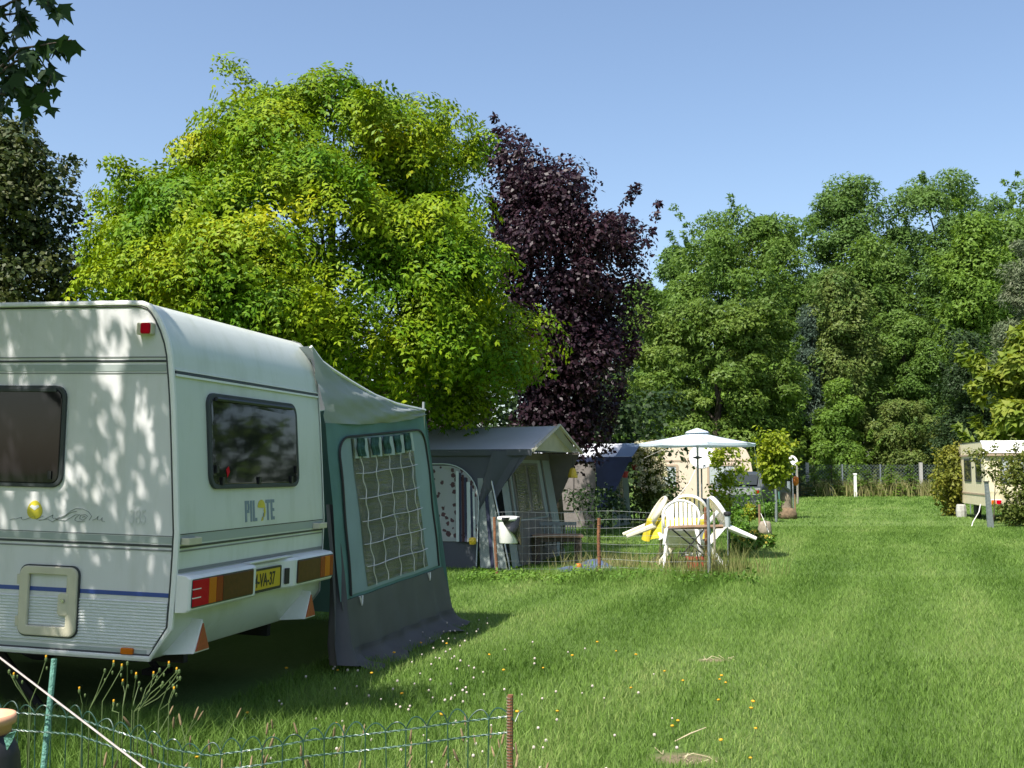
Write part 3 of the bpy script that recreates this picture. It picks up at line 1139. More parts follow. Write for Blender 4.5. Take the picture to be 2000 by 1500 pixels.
hx = [(0.0, 0.075), (0.012, 0.088), (0.80, 0.088), (0.83, 0.084), (0.86, 0.035), (1.28, 0.03), (1.40, 0.084), (1.43, 0.088), (2.085, 0.088), (2.098, 0.075)]
vs, fs = [], []
for x, d0 in hx:
    for s, z in hprof(d0):
        vs.append((x, s, z))
for i in range(len(hx) - 1):
    for k in range(5):
        fs.append((i * 6 + k, i * 6 + k + 1, i * 6 + 6 + k + 1, i * 6 + 6 + k))
fs += [tuple(range(6))[::-1], tuple((len(hx) - 1) * 6 + k for k in range(6))]
mb.add(vs, fs)
hous = build('light_housing', mb, M['white_trim'], car, bevel=0.004)
mb = MB()
mb.prism([(0.0, 0.945), (-0.055, 0.945), (-0.055, 0.938), (0.0, 0.938)], lambda a, b, t: (t, a, b), 0.80, 1.45)
build('shelf', mb, M['white_trim'], hous)


def lens(x0, x1, m, nm, wrap0=False, wrap1=False):
    mb = MB()
    f0 = -0.095
    mb.box((x0, f0, 0.752), (x1, -0.080, 0.905))
    o = build(nm, mb, M[m], hous, bevel=0.003)
    return o


lens(0.022, 0.205, 'red_lens', 'tail_light')
lens(0.207, 0.295, 'amber_lens', 'indicator')
lens(0.297, 0.375, 'dkred_lens', 'fog_light')
lens(0.377, 0.775, 'brown_lens', 'reflector_strip')
lens(1.455, 1.845, 'brown_lens', 'reflector_strip')
lens(1.847, 1.925, 'dkred_lens', 'fog_light')
lens(1.927, 2.02, 'amber_lens', 'indicator')
lens(2.022, 2.082, 'dkred_lens', 'tail_light')
for z in (0.803, 0.854):
    build('lens_rib', MB().box((0.018, -0.0965, z - 0.003), (0.11, -0.079, z + 0.003)), M['white_trim'], hous)
for x0, x1 in ((0.016, 0.782), (1.449, 2.088)):
    mb = MB()
    mb.ring(rrect(x0, x1, 0.745, 0.912, 0.012, 2), rrect(x0 + 0.008, x1 - 0.008, 0.753, 0.904, 0.008, 2), lambda a, b, t: (a, t, b), -0.0905, -0.086)
    build('lens_gasket', mb, M['dark_stripe'], hous)
pl = build('number_plate', MB().box((0.865, -0.046, 0.745), (1.275, -0.036, 0.885)), M['plate'], hous, bevel=0.002)
mb = MB()
mb.ring(rrect(0.86, 1.28, 0.735, 0.892, 0.012, 2), rrect(0.873, 1.267, 0.752, 0.879, 0.008, 2), lambda a, b, t: (a, t, b), -0.049, -0.04)
build('plate_frame', mb, M['black'], pl)
TX = Matrix(((1, 0, 0, 0), (0, 0, -1, 0), (0, 1, 0, 0), (0, 0, 0, 1)))
text('plate_number', '4-VA-37', 0.125, M['black'], pl, Matrix.Translation((0.885, -0.0485, 0.772)) @ TX, 0.70, 0.0015)
build('dealer_strip', MB().box((0.88, -0.0488, 0.738), (1.26, -0.048, 0.749)), M['white_trim'], pl)
mb = MB()
mb.box((-0.022, -0.008, 0.755), (0.022, 0.0, 0.865))
pm_ = build('plate_lamp', mb, M['black'], hous, bevel=0.006)
pm_.rotation_euler = (0, 0, math.atan2(-0.054, 0.12))
pm_.location = (1.34, -0.06, 0)
# triangular reflectors on cones
for x in (0.14, 1.70):
    mb = MB()
    tri = [(x, 0.462), (x + 0.185, 0.462), (x + 0.0925, 0.655)]
    bk = [(x - 0.02, 0.16, 0.445), (x + 0.185, 0.16, 0.445), (x + 0.0825, 0.04, 0.66)]
    mb.add([(a, -0.045, b) for a, b in tri] + bk, [(0, 1, 2), (3, 5, 4), (0, 3, 4, 1), (1, 4, 5, 2), (2, 5, 3, 0)])
    rb = build('reflector_bracket', mb, M['white_trim'], car, bevel=0.004)
    mb = MB()
    cxm, czm = x + 0.0925, 0.522
    mb.prism([(cxm + (a - cxm) * 0.82, czm + (b - czm) * 0.82) for a, b in tri], lambda a, b, t: (a, t, b), -0.044, -0.052)
    build('triangle_reflector', mb, M['refl'], rb)
# side hatch
o, i1 = rrect(0.651, 1.049, 0.54, 0.953, 0.05), rrect(0.722, 0.985, 0.598, 0.904, 0.008)
ht = build('service_hatch', MB().ring(o, i1, sx, -0.028, -0.004), M['cream'], car, bevel=0.008)
build('hatch_seal', MB().ring(rrect(0.643, 1.057, 0.532, 0.961, 0.055), rrect(0.66, 1.04, 0.55, 0.945, 0.045), sx, -0.013, -0.003), M['rubber'], ht)
build('lock_plate', MB().prism(rrect(0.70, 0.775, 0.665, 0.80, 0.02, 3), sx, -0.014, -0.030), M['cream'], ht, bevel=0.004)
mb = MB()
mb.lathe([(0.012, 0), (0.012, 0.012), (0.004, 0.014)], 10, (-0.042, 0.735, 0.755), 'x')
build('lock', mb, M['chrome'], ht)
for z in (0.62, 0.87):
    build('hinge', MB().box((-0.022, 1.05, z - 0.03), (-0.004, 1.07, z + 0.03)), M['cream'], ht, bevel=0.003)
# lamps on the side
build('side_marker', MB().prism(rrect(0.262, 0.345, 0.463, 0.500, 0.008, 2), sx, -0.001, -0.018), M['amber_lens'], car, bevel=0.004)
mk = build('top_lamp', MB().prism(rrect(0.215, 0.318, 2.352, 2.425, 0.008, 2), sx, 0.0, -0.045), M['cream'], car, bevel=0.006)
build('red_lens', MB().prism(rrect(0.222, 0.282, 2.356, 2.421, 0.008, 2), sx, -0.03, -0.062), M['red_lens'], mk, bevel=0.006)
# writing on the rear: PILOTE with a sun for the O
LZ0, LZ1, LW = 1.206, 1.346, 0.024
LET = {'P': [(0, 0, LW, 1), (LW, 0.84, 0.058, 1), (LW, 0.42, 0.058, 0.57), (0.040, 0.57, 0.062, 0.84)], 'I': [(0, 0, LW, 1)], 'L': [(0, 0, LW, 1), (LW, 0, 0.056, 0.16)],
       'T': [(0, 0.84, 0.062, 1), (0.019, 0, 0.043, 0.84)], 'E': [(0, 0, LW, 1), (LW, 0, 0.054, 0.16), (LW, 0.42, 0.05, 0.57), (LW, 0.84, 0.054, 1)]}
for ch_, x0 in (('P', 0.828), ('I', 0.902), ('L', 0.940), ('T', 1.128), ('E', 1.204)):
    mb = MB()
    for (xa, za, xb, zb) in LET[ch_]:
        za, zb = LZ0 + (LZ1 - LZ0) * za, LZ0 + (LZ1 - LZ0) * zb
        mb.prism([(x0 + xa, za), (x0 + xb, za), (x0 + xb, zb), (x0 + xa, zb)], rx_, -0.004, -0.0065)
    build('letter', mb, M['logo_blue'], car)
mb = MB()
pts = [(1.062 + 0.052 * math.cos(R(a)), 1.300 + 0.048 * math.sin(R(a))) for a in range(-10, 200, 15)]
mb.prism(pts, rx_, -0.005, -0.0075)
mb.prism([(1.095, 1.278), (1.118, 1.300), (1.120, 1.262), (1.108, 1.236), (1.098, 1.228), (1.102, 1.255)], rx_, -0.005, -0.0075)
mb.prism([(1.055, 1.206), (1.078, 1.206), (1.088, 1.228), (1.072, 1.232)], rx_, -0.005, -0.0075)
build('emblem', mb, M['logo_yellow'], car)
build('emblem_stroke', MB().prism([(1.074, 1.212), (1.082, 1.214), (1.092, 1.255), (1.088, 1.258)], rx_, -0.0055, -0.008), M['script'], car)
# writing on the side: egg-shaped sun, pen-stroke script, number
build('sun_emblem', MB().prism([(0.985 + (0.053 - 0.008 * math.sin(R(a))) * math.cos(R(a)), 1.288 + 0.056 * math.sin(R(a))) for a in range(0, 360, 18)], sx, -0.001, -0.003), M['logo_yellow'], car)
build('sun_emblem_flash', MB().prism([(1.02, 1.305), (0.985, 1.285), (0.952, 1.307), (0.962, 1.318), (0.985, 1.312), (1.008, 1.318)], sx, -0.002, -0.0045), M['white_trim'], car)


def spx(u, v):
    """photo pixel on the side wall -> (s, z)"""
    r = ray(u, v)
    P0 = at(345, 950, 6.45)
    k = ((P0 - CAMP) @ EX) / (r @ EX)
    dd = CAMP + k * r - CO
    return float(dd @ EY), float(dd @ EZ)


def stroke(pts, r=0.0028):
    mb = MB()
    q = [spx(u / 6.25, 960 + v / 6.25) for u, v in pts]
    mb.tube([(-0.0015, a, b) for a, b in q], r, 4, flat=0.5)
    build('script_stroke', mb, M['script'], car)


stroke([(120, 345), (170, 330), (200, 335), (265, 312), (262, 335), (285, 347), (340, 330), (420, 300), (430, 325), (445, 340), (480, 320), (530, 298)])
stroke([(480, 345), (530, 345), (650, 285), (640, 315), (655, 335), (720, 320), (800, 290), (870, 235), (930, 208), (1010, 212), (1080, 245), (1120, 300), (1090, 350)])
stroke([(480, 352), (580, 335), (610, 352), (640, 368), (690, 340), (780, 315), (860, 260), (940, 240)])
stroke([(690, 345), (800, 355), (850, 330), (920, 285), (975, 280), (925, 320), (915, 350), (950, 368), (1040, 360)])
stroke([(1075, 305), (1040, 280), (985, 290), (975, 330), (1010, 350), (1060, 320), (1030, 300), (1005, 318)])
stroke([(1130, 350), (1170, 335), (1200, 300), (1190, 345), (1225, 350), (1250, 318), (1245, 360), (1280, 365)])
SIDET = Matrix(((0, 0, -1, 0), (-1, 0, 0, 0), (0, 1, 0, 0), (0, 0, 0, 1)))
for k in range(1):
    text('model_number', '385', 0.125, mat('faded_print', (0.60, 0.61, 0.60), 0.4), car, Matrix.Translation((-0.003, 0.335, 1.225)) @ SIDET, 0.62, 0.0)
# underside: floor frame, corner steadies, wheels
mb = MB()
for x in (0.45, 1.6):
    mb.box((x, 0.2, 0.34), (x + 0.05, CLEN - 0.1, 0.44))
mb.box((0.1, 0.3, 0.40), (CW - 0.1, CLEN - 0.3, 0.437))
build('chassis', mb, M['underfloor'], car)
for x in (0.35, 1.7):
    mb = MB()
    mb.tube([(x, 1.5, 0.40), (x + 0.02, 1.15, 0.02)], 0.025, 6)
    mb.box((x - 0.07, 1.07, -0.01), (x + 0.1, 1.23, 0.03))
    build('corner_steady', mb, M['underfloor'], car)
for x in (0.05, CW - 0.23):
    mb = MB()
    mb.lathe([(0.20, 0.0), (0.27, 0.01), (0.29, 0.05), (0.29, 0.13), (0.27, 0.17), (0.20, 0.18)], 22, (x, 2.35, 0.27), 'x')
    wh = build('wheel', mb, M['tyre'], car, smooth=True)
    mb = MB()
    mb.lathe([(0.05, -0.005), (0.12, 0.01), (0.19, 0.0)], 16, (x, 2.35, 0.27), 'x')
    build('rim', mb, M['steel'], wh)

# ------------------------------------------------------------------ green awning joined to that caravan
aw = thing('caravan_awning', 'green and pale grey caravan awning with a gridded clear window, beside the white caravan', 'awning', mat4=CM.copy())


def interp_poly(pts, t):
    pts = np.array(pts, float)
    seg = np.linalg.norm(np.diff(pts, axis=0), axis=1)
    cum = np.concatenate([[0], np.cumsum(seg)]) / seg.sum()
    return np.array([np.interp(t, cum, pts[:, k]) for k in range(pts.shape[1])])


nz_seed = 0


def wob(x, z, a=0.012, k=0):
    return a * (math.sin(x * 5.1 + z * 3.3 + k) * 0.6 + math.sin(x * 11.7 - z * 7.9 + 1.7 * k) * 0.4)


topc = [crear(u, v, s) for u, v, s in ((607, 677, 0.12), (622, 701, 0.09), (640, 716, 0.06), (690, 748, 0.03), (730, 771, 0.01), (775, 789, 0.0), (830, 801, 0.0))]
eave = [crear(u, v, s) for u, v, s in ((637, 826, 0.03), (700, 829, 0.0), (770, 825, 0.0), (831, 813, 0.0))]
mb = MB()
mb.patch(lambda a, b: (lambda p, q: (p + (q - p) * b) + np.array([0, wob(p[0], b * 3, 0.02) + 0.05 * math.sin(math.pi * b) * a * (1 - a) * 4 * -1, 0]))(interp_poly(topc, a), interp_poly(eave, a)), 28, 10)
build('gable_panel', mb, M['canvas_light'], aw, smooth=True)
mb = MB()
mb.patch(lambda a, b: interp_poly(topc, a) + np.array([0, b * 3.6, 0.035 * math.sin(math.pi * b * 4) ** 2 * -1 + 0.004]), 24, 24)
build('roof_canvas', mb, M['canvas_light'], aw, smooth=True)
mb = MB()
mb.tube([interp_poly(topc, t) for t in np.linspace(0, 1, 16)], 0.014, 6)  # white tube stands in for the sunlit strip of bulging roof canvas
build('sunlit_roof_edge', mb, M['white_trim'], aw)
TL, TR = np.array(eave[0]), np.array(eave[-1])
midL, midR = np.array(crear(668, 1176, -0.12)), np.array(crear(866, 1107, -0.14))
BL, BR = np.array([midL[0] + 0.02, -0.16, 0.06]), np.array([4.93, -0.21, 0.07])


def wall(a, b):
    """a across, b 0 at the eave to 1 at the green/grey seam"""
    t = interp_poly(eave, a)
    q = midL + (midR - midL) * a
    p = t + (q - t) * b
    p[1] += wob(p[0], p[2], 0.010, 1)
    return p


mb = MB()
mb.patch(lambda a, b: wall(a, b) + np.array([0, 0.012, 0]), 24, 24)
build('green_wall', mb, M['canvas_green'], aw, smooth=True)


def low(a, b):
    q = midL + (midR - midL) * a
    e = BL + (BR - BL) * a
    p = q + (e - q) * b
    p[1] += wob(p[0], p[2], 0.012, 1) - 0.05 * b * math.sin(a * 17 + 1) ** 2
    return p


mb = MB()
mb.patch(lambda a, b: low(a, b), 30, 10)
build('lower_wall', mb, M['canvas_grey'], aw, smooth=True)
mb = MB()


def skirt(a, b):
    p = low(a, 0.80 + 0.2 * min(1, b * 1.6))
    f = max(0, b - 0.35) / 0.65
    p = p + np.array([0.05 * f * math.sin(a * 31), -0.012 - 0.17 * f - 0.05 * f * math.sin(a * 23 + 2) - 0.03 * math.sin(a * 41) * b, 0])
    p[2] = p[2] * (1 - f) + 0.012 * f + 0.03 * max(0, math.sin(a * 27)) * f
    return p


mb.patch(skirt, 60, 10)
build('mud_skirt', mb, M['canvas_navy'], aw, smooth=True)
# loose fold of slate canvas hanging behind the rear lights
foldp = [crear(u, v, s) for u, v, s in ((634, 985, 0.02), (640, 1110, -0.03), (640, 1190, -0.07), (636, 1260, -0.13), (640, 1300, -0.22))]
foldq = [crear(u, v, s) for u, v, s in ((652, 985, 0.015), (668, 1110, -0.05), (676, 1190, -0.10), (686, 1255, -0.16), (705, 1300, -0.22))]
mb = MB()
mb.patch(lambda a, b: interp_poly(foldp, b) + (interp_poly(foldq, b) - interp_poly(foldp, b)) * a + np.array([0, -0.055 * math.sin(a * math.pi * 3 + b * 2) * (0.3 + b) - 0.01, 0]), 22, 24)
build('slate_fold', mb, M['canvas_navy'], aw, smooth=True)
# window unit in the green wall
W0, W1, H0, H1 = 0.075, 0.955, 0.075, 0.985


def onwall(a, b, off):
    p = wall(a, b)
    p[1] += off
    return p


def wloop(x0, x1, z0, z1, r, n_=6):
    return rrect(x0, x1, z0, z1, r, n_)


def rounded_patch(x0, x1, y0, y1, off, r):
    """patch with rounded upper corners (b grows downwards)"""
    mb = MB()

    def fn(a, b):
        bb = y0 + (y1 - y0) * b
        ins = 0.0
        if bb < y0 + r:
            q = 1 - (bb - y0) / r
            ins = r * 0.8 * (1 - math.sqrt(max(0, 1 - q * q)))
        aa = (x0 + ins) + (x1 - x0 - 2 * ins) * a
        return onwall(aa, bb, off)
    mb.patch(fn, 20, 28)
    return mb


build('window_border', rounded_patch(W0, W1, H0, H1 - 0.004, 0.004, 0.12), M['canvas_border'], aw, smooth=True)
mb = MB()
zp = []
for t in np.linspace(1.0, 0, 14): zp.append((W0, H0 + 0.12 + (H1 - H0 - 0.12) * t))
for k in range(1, 7):
    an = R(90 * k / 6)
    zp.append((W0 + 0.096 * (1 - math.cos(an)), H0 + 0.12 * (1 - math.sin(an))))
for k in range(7):
    an = R(90 - 90 * k / 6)
    zp.append((W1 - 0.096 * (1 - math.cos(an)), H0 + 0.12 * (1 - math.sin(an))))
for t in np.linspace(0, 1, 14)[1:]: zp.append((W1, H0 + 0.12 + (H1 - H0 - 0.12) * t))
mb.tube([onwall(a, b, -0.004) for a, b in zp], 0.010, 5)
build('zip', mb, M['zip'], aw)
F0, F1 = 0.185, 0.80


def fpt(a, b, off=-0.002):
    """point on the foil window; its lower edge follows the seam"""
    return onwall(F0 + (F1 - F0) * a + 0.02 * b, 0.085 + 0.875 * b, off)


mb = MB()
mb.patch(lambda a, b: fpt(a, b, -0.002 + 0.005 * math.sin((a * 1.6 + b * 3.2) * 6.0) * math.sin(math.pi * a) * math.sin(math.pi * b)), 26, 40)
foil = build('foil_window', mb, M['foil'], aw, smooth=True)
for k, b in enumerate((0.235, 0.405, 0.56, 0.715, 0.865)):
    mb = MB()
    mb.tube([fpt(a, b + 0.004 * math.sin(a * 9), -0.022) for a in np.linspace(0, 1, 14)], 0.009, 4, flat=0.35)
    build('tape', mb, M['rope_white'], foil)
for k, a in enumerate((0.085, 0.29, 0.50, 0.71, 0.90)):
    mb = MB()
    mb.tube([fpt(a + 0.012 * math.sin(b * 40 + k), b, -0.022) for b in np.linspace(0.12, 1.0, 46)], 0.0045, 4)
    build('cord', mb, M['rope_white'], foil)
mb = MB()
mb.patch(lambda a, b: fpt(a, 0.0 + 0.135 * b, -0.010 + 0.012 * math.sin(a * 60)), 60, 3)
pel = build('pelmet', mb, M['curtain_pale'], aw)
for k in range(5):
    mb = MB()
    a0 = 0.04 + 0.197 * k
    mb.patch(lambda a, b: fpt(a0 + 0.105 * a + 0.008 * math.sin(b * 8 + k), -0.004 + 0.125 * b, -0.030 + 0.014 * math.sin(a * 22)), 12, 8)
    build('pelmet_stripe', mb, M['curtain_green'], pel)
# front wall and back parts of the awning
mb = MB()
ft, fb = np.array(topc[-1]), np.array([4.93, -0.21, 0.05])
mb.patch(lambda a, b: ft + (fb - ft) * b + np.array([0, a * (3.6 + 0.3 * b), 0]), 12, 12)
build('front_wall', mb, M['canvas_green'], aw, smooth=True)
mb = MB()
mb.patch(lambda a, b: interp_poly(topc, a) * (1 - b) + np.array([2.12 + 2.8 * a, 0, 0.02]) * b + np.array([0, 3.6, 0]), 14, 10)
build('far_wall', mb, M['canvas_green'], aw, smooth=True)
mb = MB()
p = np.array(topc[-1]) + np.array([-0.02, 0.01, 0])
mb.tube([p + np.array([0, 0, 0.08]), p, (4.80, 0.02, 0.0)], 0.014, 6)
build('pole', mb, M['steel'], aw)
for a in (0.14, 0.80):
    mb = MB()
    q = np.array(low(a, 0.04)) + np.array([0, -0.012, 0])
    mb.tube([q + np.array([0.03, 0, 0.02]), q + np.array([0, -0.01, -0.05]), q + np.array([-0.03, 0, 0.02])], 0.008, 5)
    build('peg_loop', mb, M['rope_white'], aw)

# ------------------------------------------------------------------ trees
tree('robinia_tree', 'big round yellow-green tree with feathery leaves behind the white caravan', [(165, 590, 730), (190, 520, 800), (235, 450, 890), (280, 390, 935), (350, 285, 945), (430, 210, 985), (500, 185, 1015), (575, 160, 1055),
      (640, 190, 1070), (690, 250, 1070), (740, 390, 1050), (780, 560, 990), (815, 680, 940)], 18.5, 165, 0.80, 270, 0.215, 'robinia', 11,
     style='pinnate', flat=0.62, droopy=0.25, ky=0.95, inner=0.62, back=0.3, trunk=0.2, nlimb=26, shell=0.3, wisp=0.10)
tree('purple_plum_tree', 'tall dark purple plum tree to the right of the yellow-green tree', [(290, 950, 990), (325, 945, 1045), (360, 942, 1130), (405, 940, 1245), (470, 930, 1280), (540, 935, 1275), (620, 940, 1250), (700, 950, 1245), (790, 980, 1215), (860, 1000, 1200)],
     25.5, 135, 0.60, 440, 0.112, 'plum', 21, wisp=0.15, flat=1.1, ky=0.95, inner=0.2, back=0.5, trunk=0.16, upn=0.2, aspect=0.62, shell=0.1, nlimb=24)
tree('purple_plum_tree', 'low purple-leaved tree mostly hidden behind the yellow-green tree', [(520, 240, 420), (600, 220, 560), (680, 300, 760), (740, 420, 860), (800, 560, 960), (860, 640, 960)],
     25.0, 70, 0.7, 150, 0.14, 'plum', 22, flat=0.9, trunk=0.14, upn=0.2, shell=0.1)
tree('linden_tree', 'dark green tree with brownish tips at the left edge behind the caravan', [(205, -60, 10), (260, -90, 50), (300, -110, 90), (360, -140, 150), (430, -160, 165), (500, -180, 168), (600, -190, 165), (700, -200, 160)],
     20.0, 110, 0.46, 360, 0.095, 'linden', 31, flat=1.0, ky=1.0, trunk=0.17, upn=0.3, aspect=0.72, shell=0.1, inner=0.3)
# the wood beyond the far fence
W = 'trees of the wood beyond the far fence'
tree('ash_tree', 'broad green ash behind the hornbeam, left end of the wood', [(425, 1385, 1530), (450, 1345, 1570), (500, 1310, 1600), (560, 1280, 1620), (640, 1270, 1620), (720, 1285, 1600), (800, 1300, 1590)], 80, 175, 1.35, 480, 0.260, 'ash', 41, group=W, wisp=0.14, style='tri', trunk=0.4, upn=0.5, shell=0.2, aspect=0.5)
tree('ash_tree', 'tallest airy ash with thin top, second from the left in the wood', [(358, 1620, 1690), (385, 1585, 1715), (440, 1550, 1745), (520, 1540, 1760), (600, 1540, 1760), (700, 1550, 1760), (860, 1550, 1760)], 86, 150, 1.45, 432, 0.279, 'ash_blue', 42, group=W, wisp=0.14, style='tri', trunk=0.4, shell=0.2, aspect=0.5)
tree('ash_tree', 'wide bluish-green ash on the skyline above the conical tree', [(352, 1820, 1890), (375, 1750, 1945), (420, 1705, 1970), (500, 1690, 1985), (580, 1690, 1985), (680, 1690, 1980), (860, 1700, 1980)], 86, 165, 1.5, 456, 0.279, 'ash_blue', 43, group=W, wisp=0.14, style='tri', trunk=0.4, shell=0.2, aspect=0.5)
tree('ash_tree', 'green ash cut by the right edge of the picture on the skyline', [(362, 1985, 2060), (400, 1950, 2110), (460, 1935, 2130), (560, 1935, 2130), (680, 1950, 2120)], 88, 80, 1.4, 408, 0.279, 'ash', 44, group=W, wisp=0.14, style='tri', trunk=0.4, shell=0.2, aspect=0.5)
tree('maple_tree', 'fresh green broad tree in the wood left of the grey conifer', [(435, 1875, 1940), (470, 1850, 1965), (530, 1825, 1975), (600, 1815, 1970), (680, 1825, 1960), (760, 1840, 1950)], 74, 75, 1.15, 480, 0.248, 'bright', 45, group=W, wisp=0.14, style='tri', trunk=0.3, shell=0.2)
tree('ash_tree', 'slim blue-green tree showing between the purple plum and the hornbeam', [(485, 1300, 1335), (540, 1280, 1350), (620, 1262, 1350), (720, 1255, 1340), (820, 1255, 1330)], 92, 50, 1.2, 360, 0.279, 'ash_blue', 46, group=W, wisp=0.14, style='tri', trunk=0.3, shell=0.2)
tree('hornbeam_tree', 'spreading yellow-green hornbeam above the white parasol', [(595, 1270, 1530), (640, 1240, 1560), (700, 1222, 1570), (760, 1212, 1575), (820, 1210, 1565), (880, 1210, 1560), (930, 1230, 1550)], 62, 175, 1.0, 528, 0.198, 'hornbeam', 47, group=W, wisp=0.14, style='tri', trunk=0.3, shell=0.2, flat=0.55, ky=0.7)
tree('pine_tree', 'dark blue-green pine at the middle of the wood edge', [(600, 1560, 1610), (640, 1548, 1622), (720, 1548, 1628), (800, 1555, 1625), (860, 1560, 1620)], 73, 60, 0.8, 456, 0.174, 'pine', 48, group=W, wisp=0.14, style='tri', trunk=0.22, shell=0.2, aspect=0.35)
tree('hornbeam_tree', 'olive-brown leafy tree above and right of the dark pine', [(532, 1590, 1640), (580, 1578, 1700), (660, 1580, 1715), (740, 1590, 1715), (820, 1600, 1700)], 72, 75, 0.95, 456, 0.198, 'rusty', 49, group=W, wisp=0.14, style='tri', trunk=0.25, shell=0.2)
tree('conical_tree', 'conical green tree with yellowish tips at the middle of the wood', [(565, 1735, 1765), (620, 1715, 1800), (700, 1700, 1850), (770, 1695, 1868), (850, 1690, 1872), (930, 1690, 1870)], 74, 110, 0.85, 504, 0.186, 'ash', 50, group=W, wisp=0.14, style='tri', trunk=0.25, shell=0.2)
tree('lime_sapling', 'bright green young tree by the wire fence below the dark pine', [(742, 1630, 1650), (790, 1600, 1685), (850, 1575, 1700), (940, 1570, 1700)], 70, 60, 0.7, 504, 0.167, 'bright', 51, group=W, wisp=0.14, style='tri', trunk=0.12, shell=0.2)
tree('rusty_shrub_tree', 'rounded reddish-green bushy tree beside the right-hand caravan bushes', [(785, 1730, 1810), (820, 1690, 1860), (870, 1680, 1880), (950, 1680, 1880)], 71, 70, 0.75, 528, 0.155, 'rusty', 52, group=W, wisp=0.14, style='tri', trunk=0.12, shell=0.2)
tree('grey_conifer', 'greyish thin conifer at the right edge behind the chestnut', [(470, 1975, 2020), (540, 1950, 2060), (620, 1935, 2080), (720, 1925, 2090)], 62, 55, 0.8, 408, 0.195, 'grey_conifer', 53, group=W, wisp=0.14, style='tri', trunk=0.2, shell=0.2, aspect=0.35)
tree('horse_chestnut', 'big-leaved yellow-green chestnut over the cream caravan at right', [(620, 2010, 2090), (650, 1965, 2130), (700, 1925, 2160), (760, 1903, 2180), (820, 1893, 2180), (880, 1900, 2170)], 46, 75, 0.72, 312, 0.315, 'chestnut', 54, group=W, wisp=0.14, style='tri', trunk=0.22, shell=0.35, aspect=0.72, upn=1.0)
tree('dark_bush', 'dark green bush in the wood behind the cream caravan', [(640, 1860, 1930), (740, 1830, 1970), (830, 1820, 1990), (930, 1810, 2000)], 66, 75, 0.9, 408, 0.161, 'dark_leaf', 55, group=W, wisp=0.14, style='tri', trunk=0.12, shell=0.2)
for i, (pr_, d_, lf, lb) in enumerate((([(545, 1500, 1590), (600, 1460, 1640), (700, 1450, 1650), (800, 1450, 1650), (930, 1450, 1650)], 77, 'ash', 'mid green ash filling the wood behind the hornbeam and pine'), ([(470, 1660, 1740), (540, 1630, 1780), (640, 1620, 1800), (780, 1620, 1800), (930, 1620, 1800)], 81, 'ash', 'mid green ash in the second row above the conical tree'),
                                   ([(500, 1800, 1880), (580, 1770, 1930), (680, 1760, 1950), (800, 1760, 1950), (930, 1760, 1950)], 80, 'ash_blue', 'cool green ash in the second row left of the chestnut'), ([(640, 1420, 1500), (720, 1400, 1540), (800, 1390, 1560), (930, 1390, 1560)], 72, 'bright', 'fresh green tree behind the parasol and hornbeam'),
                                   ([(420, 1930, 2000), (520, 1900, 2060), (640, 1890, 2080), (800, 1890, 2090), (930, 1890, 2090)], 79, 'ash', 'mid green ash in the second row at the right edge'), ([(560, 1215, 1290), (640, 1190, 1320), (740, 1180, 1330), (860, 1180, 1330)], 84, 'ash', 'mid green ash just right of the purple plum'))):
    tree('ash_tree', lb, pr_, d_, 95, 1.35, 300, 0.28, lf, 300 + i, group=W, wisp=0.12, style='tri', trunk=0.3, shell=0.2, back=0.3, aspect=0.5)
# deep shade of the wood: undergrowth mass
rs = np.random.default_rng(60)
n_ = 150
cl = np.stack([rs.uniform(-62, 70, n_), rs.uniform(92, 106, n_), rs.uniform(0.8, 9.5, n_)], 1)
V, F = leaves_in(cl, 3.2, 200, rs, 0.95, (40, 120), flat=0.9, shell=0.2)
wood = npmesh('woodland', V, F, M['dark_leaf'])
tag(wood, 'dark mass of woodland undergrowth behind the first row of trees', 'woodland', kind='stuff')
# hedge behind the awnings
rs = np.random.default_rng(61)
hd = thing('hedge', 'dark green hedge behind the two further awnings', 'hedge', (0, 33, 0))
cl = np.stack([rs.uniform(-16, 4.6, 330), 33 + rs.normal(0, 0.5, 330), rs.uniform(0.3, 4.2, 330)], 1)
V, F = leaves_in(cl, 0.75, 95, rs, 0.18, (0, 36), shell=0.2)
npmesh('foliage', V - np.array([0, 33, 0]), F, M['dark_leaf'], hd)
mb = MB()
for x in np.arange(-15, 4.5, 1.5):
    mb.tube([(x, 0, 0), (x + 0.1, 0.1, 1.2), (x, 0, 2.6)], [0.06, 0.05, 0.02], 5)
build('stems', mb, M['bark'], hd)

# maple behind and left of the camera: shades the caravan, one branch hangs into the view
rs = np.random.default_rng(70)
wc = np.array(CM @ Vector((0, 1.5, 1.75)))
mapl = thing('maple_tree', 'maple whose drooping leafy branch hangs into the upper left corner', 'tree', (-6.6, 1.6, 0))
MAPLE = [(0, -0.05), (0.10, 0.02), (0.30, 0.10), (0.52, 0.16), (0.34, 0.24), (0.42, 0.50), (0.22, 0.44), (0.12, 0.62), (0.0, 1.0)]
MAPLE = MAPLE + [(-a, b) for a, b in MAPLE[-2:0:-1]]


def maple_leaves(P, D, N, L):
    D = unit(D)
    S = unit(np.cross(D, N))
    N2 = np.cross(S, D)
    k = len(MAPLE)
    V = np.zeros((len(P), k, 3))
    for i, (a, b) in enumerate(MAPLE):
        cup = -0.5 * a * a - 0.15 * b * b
        V[:, i] = P + S * (a * L)[:, None] + D * (b * L)[:, None] + N2 * (cup * L)[:, None]
    return V.reshape(-1, 3), np.arange(len(P) * k).reshape(-1, k)


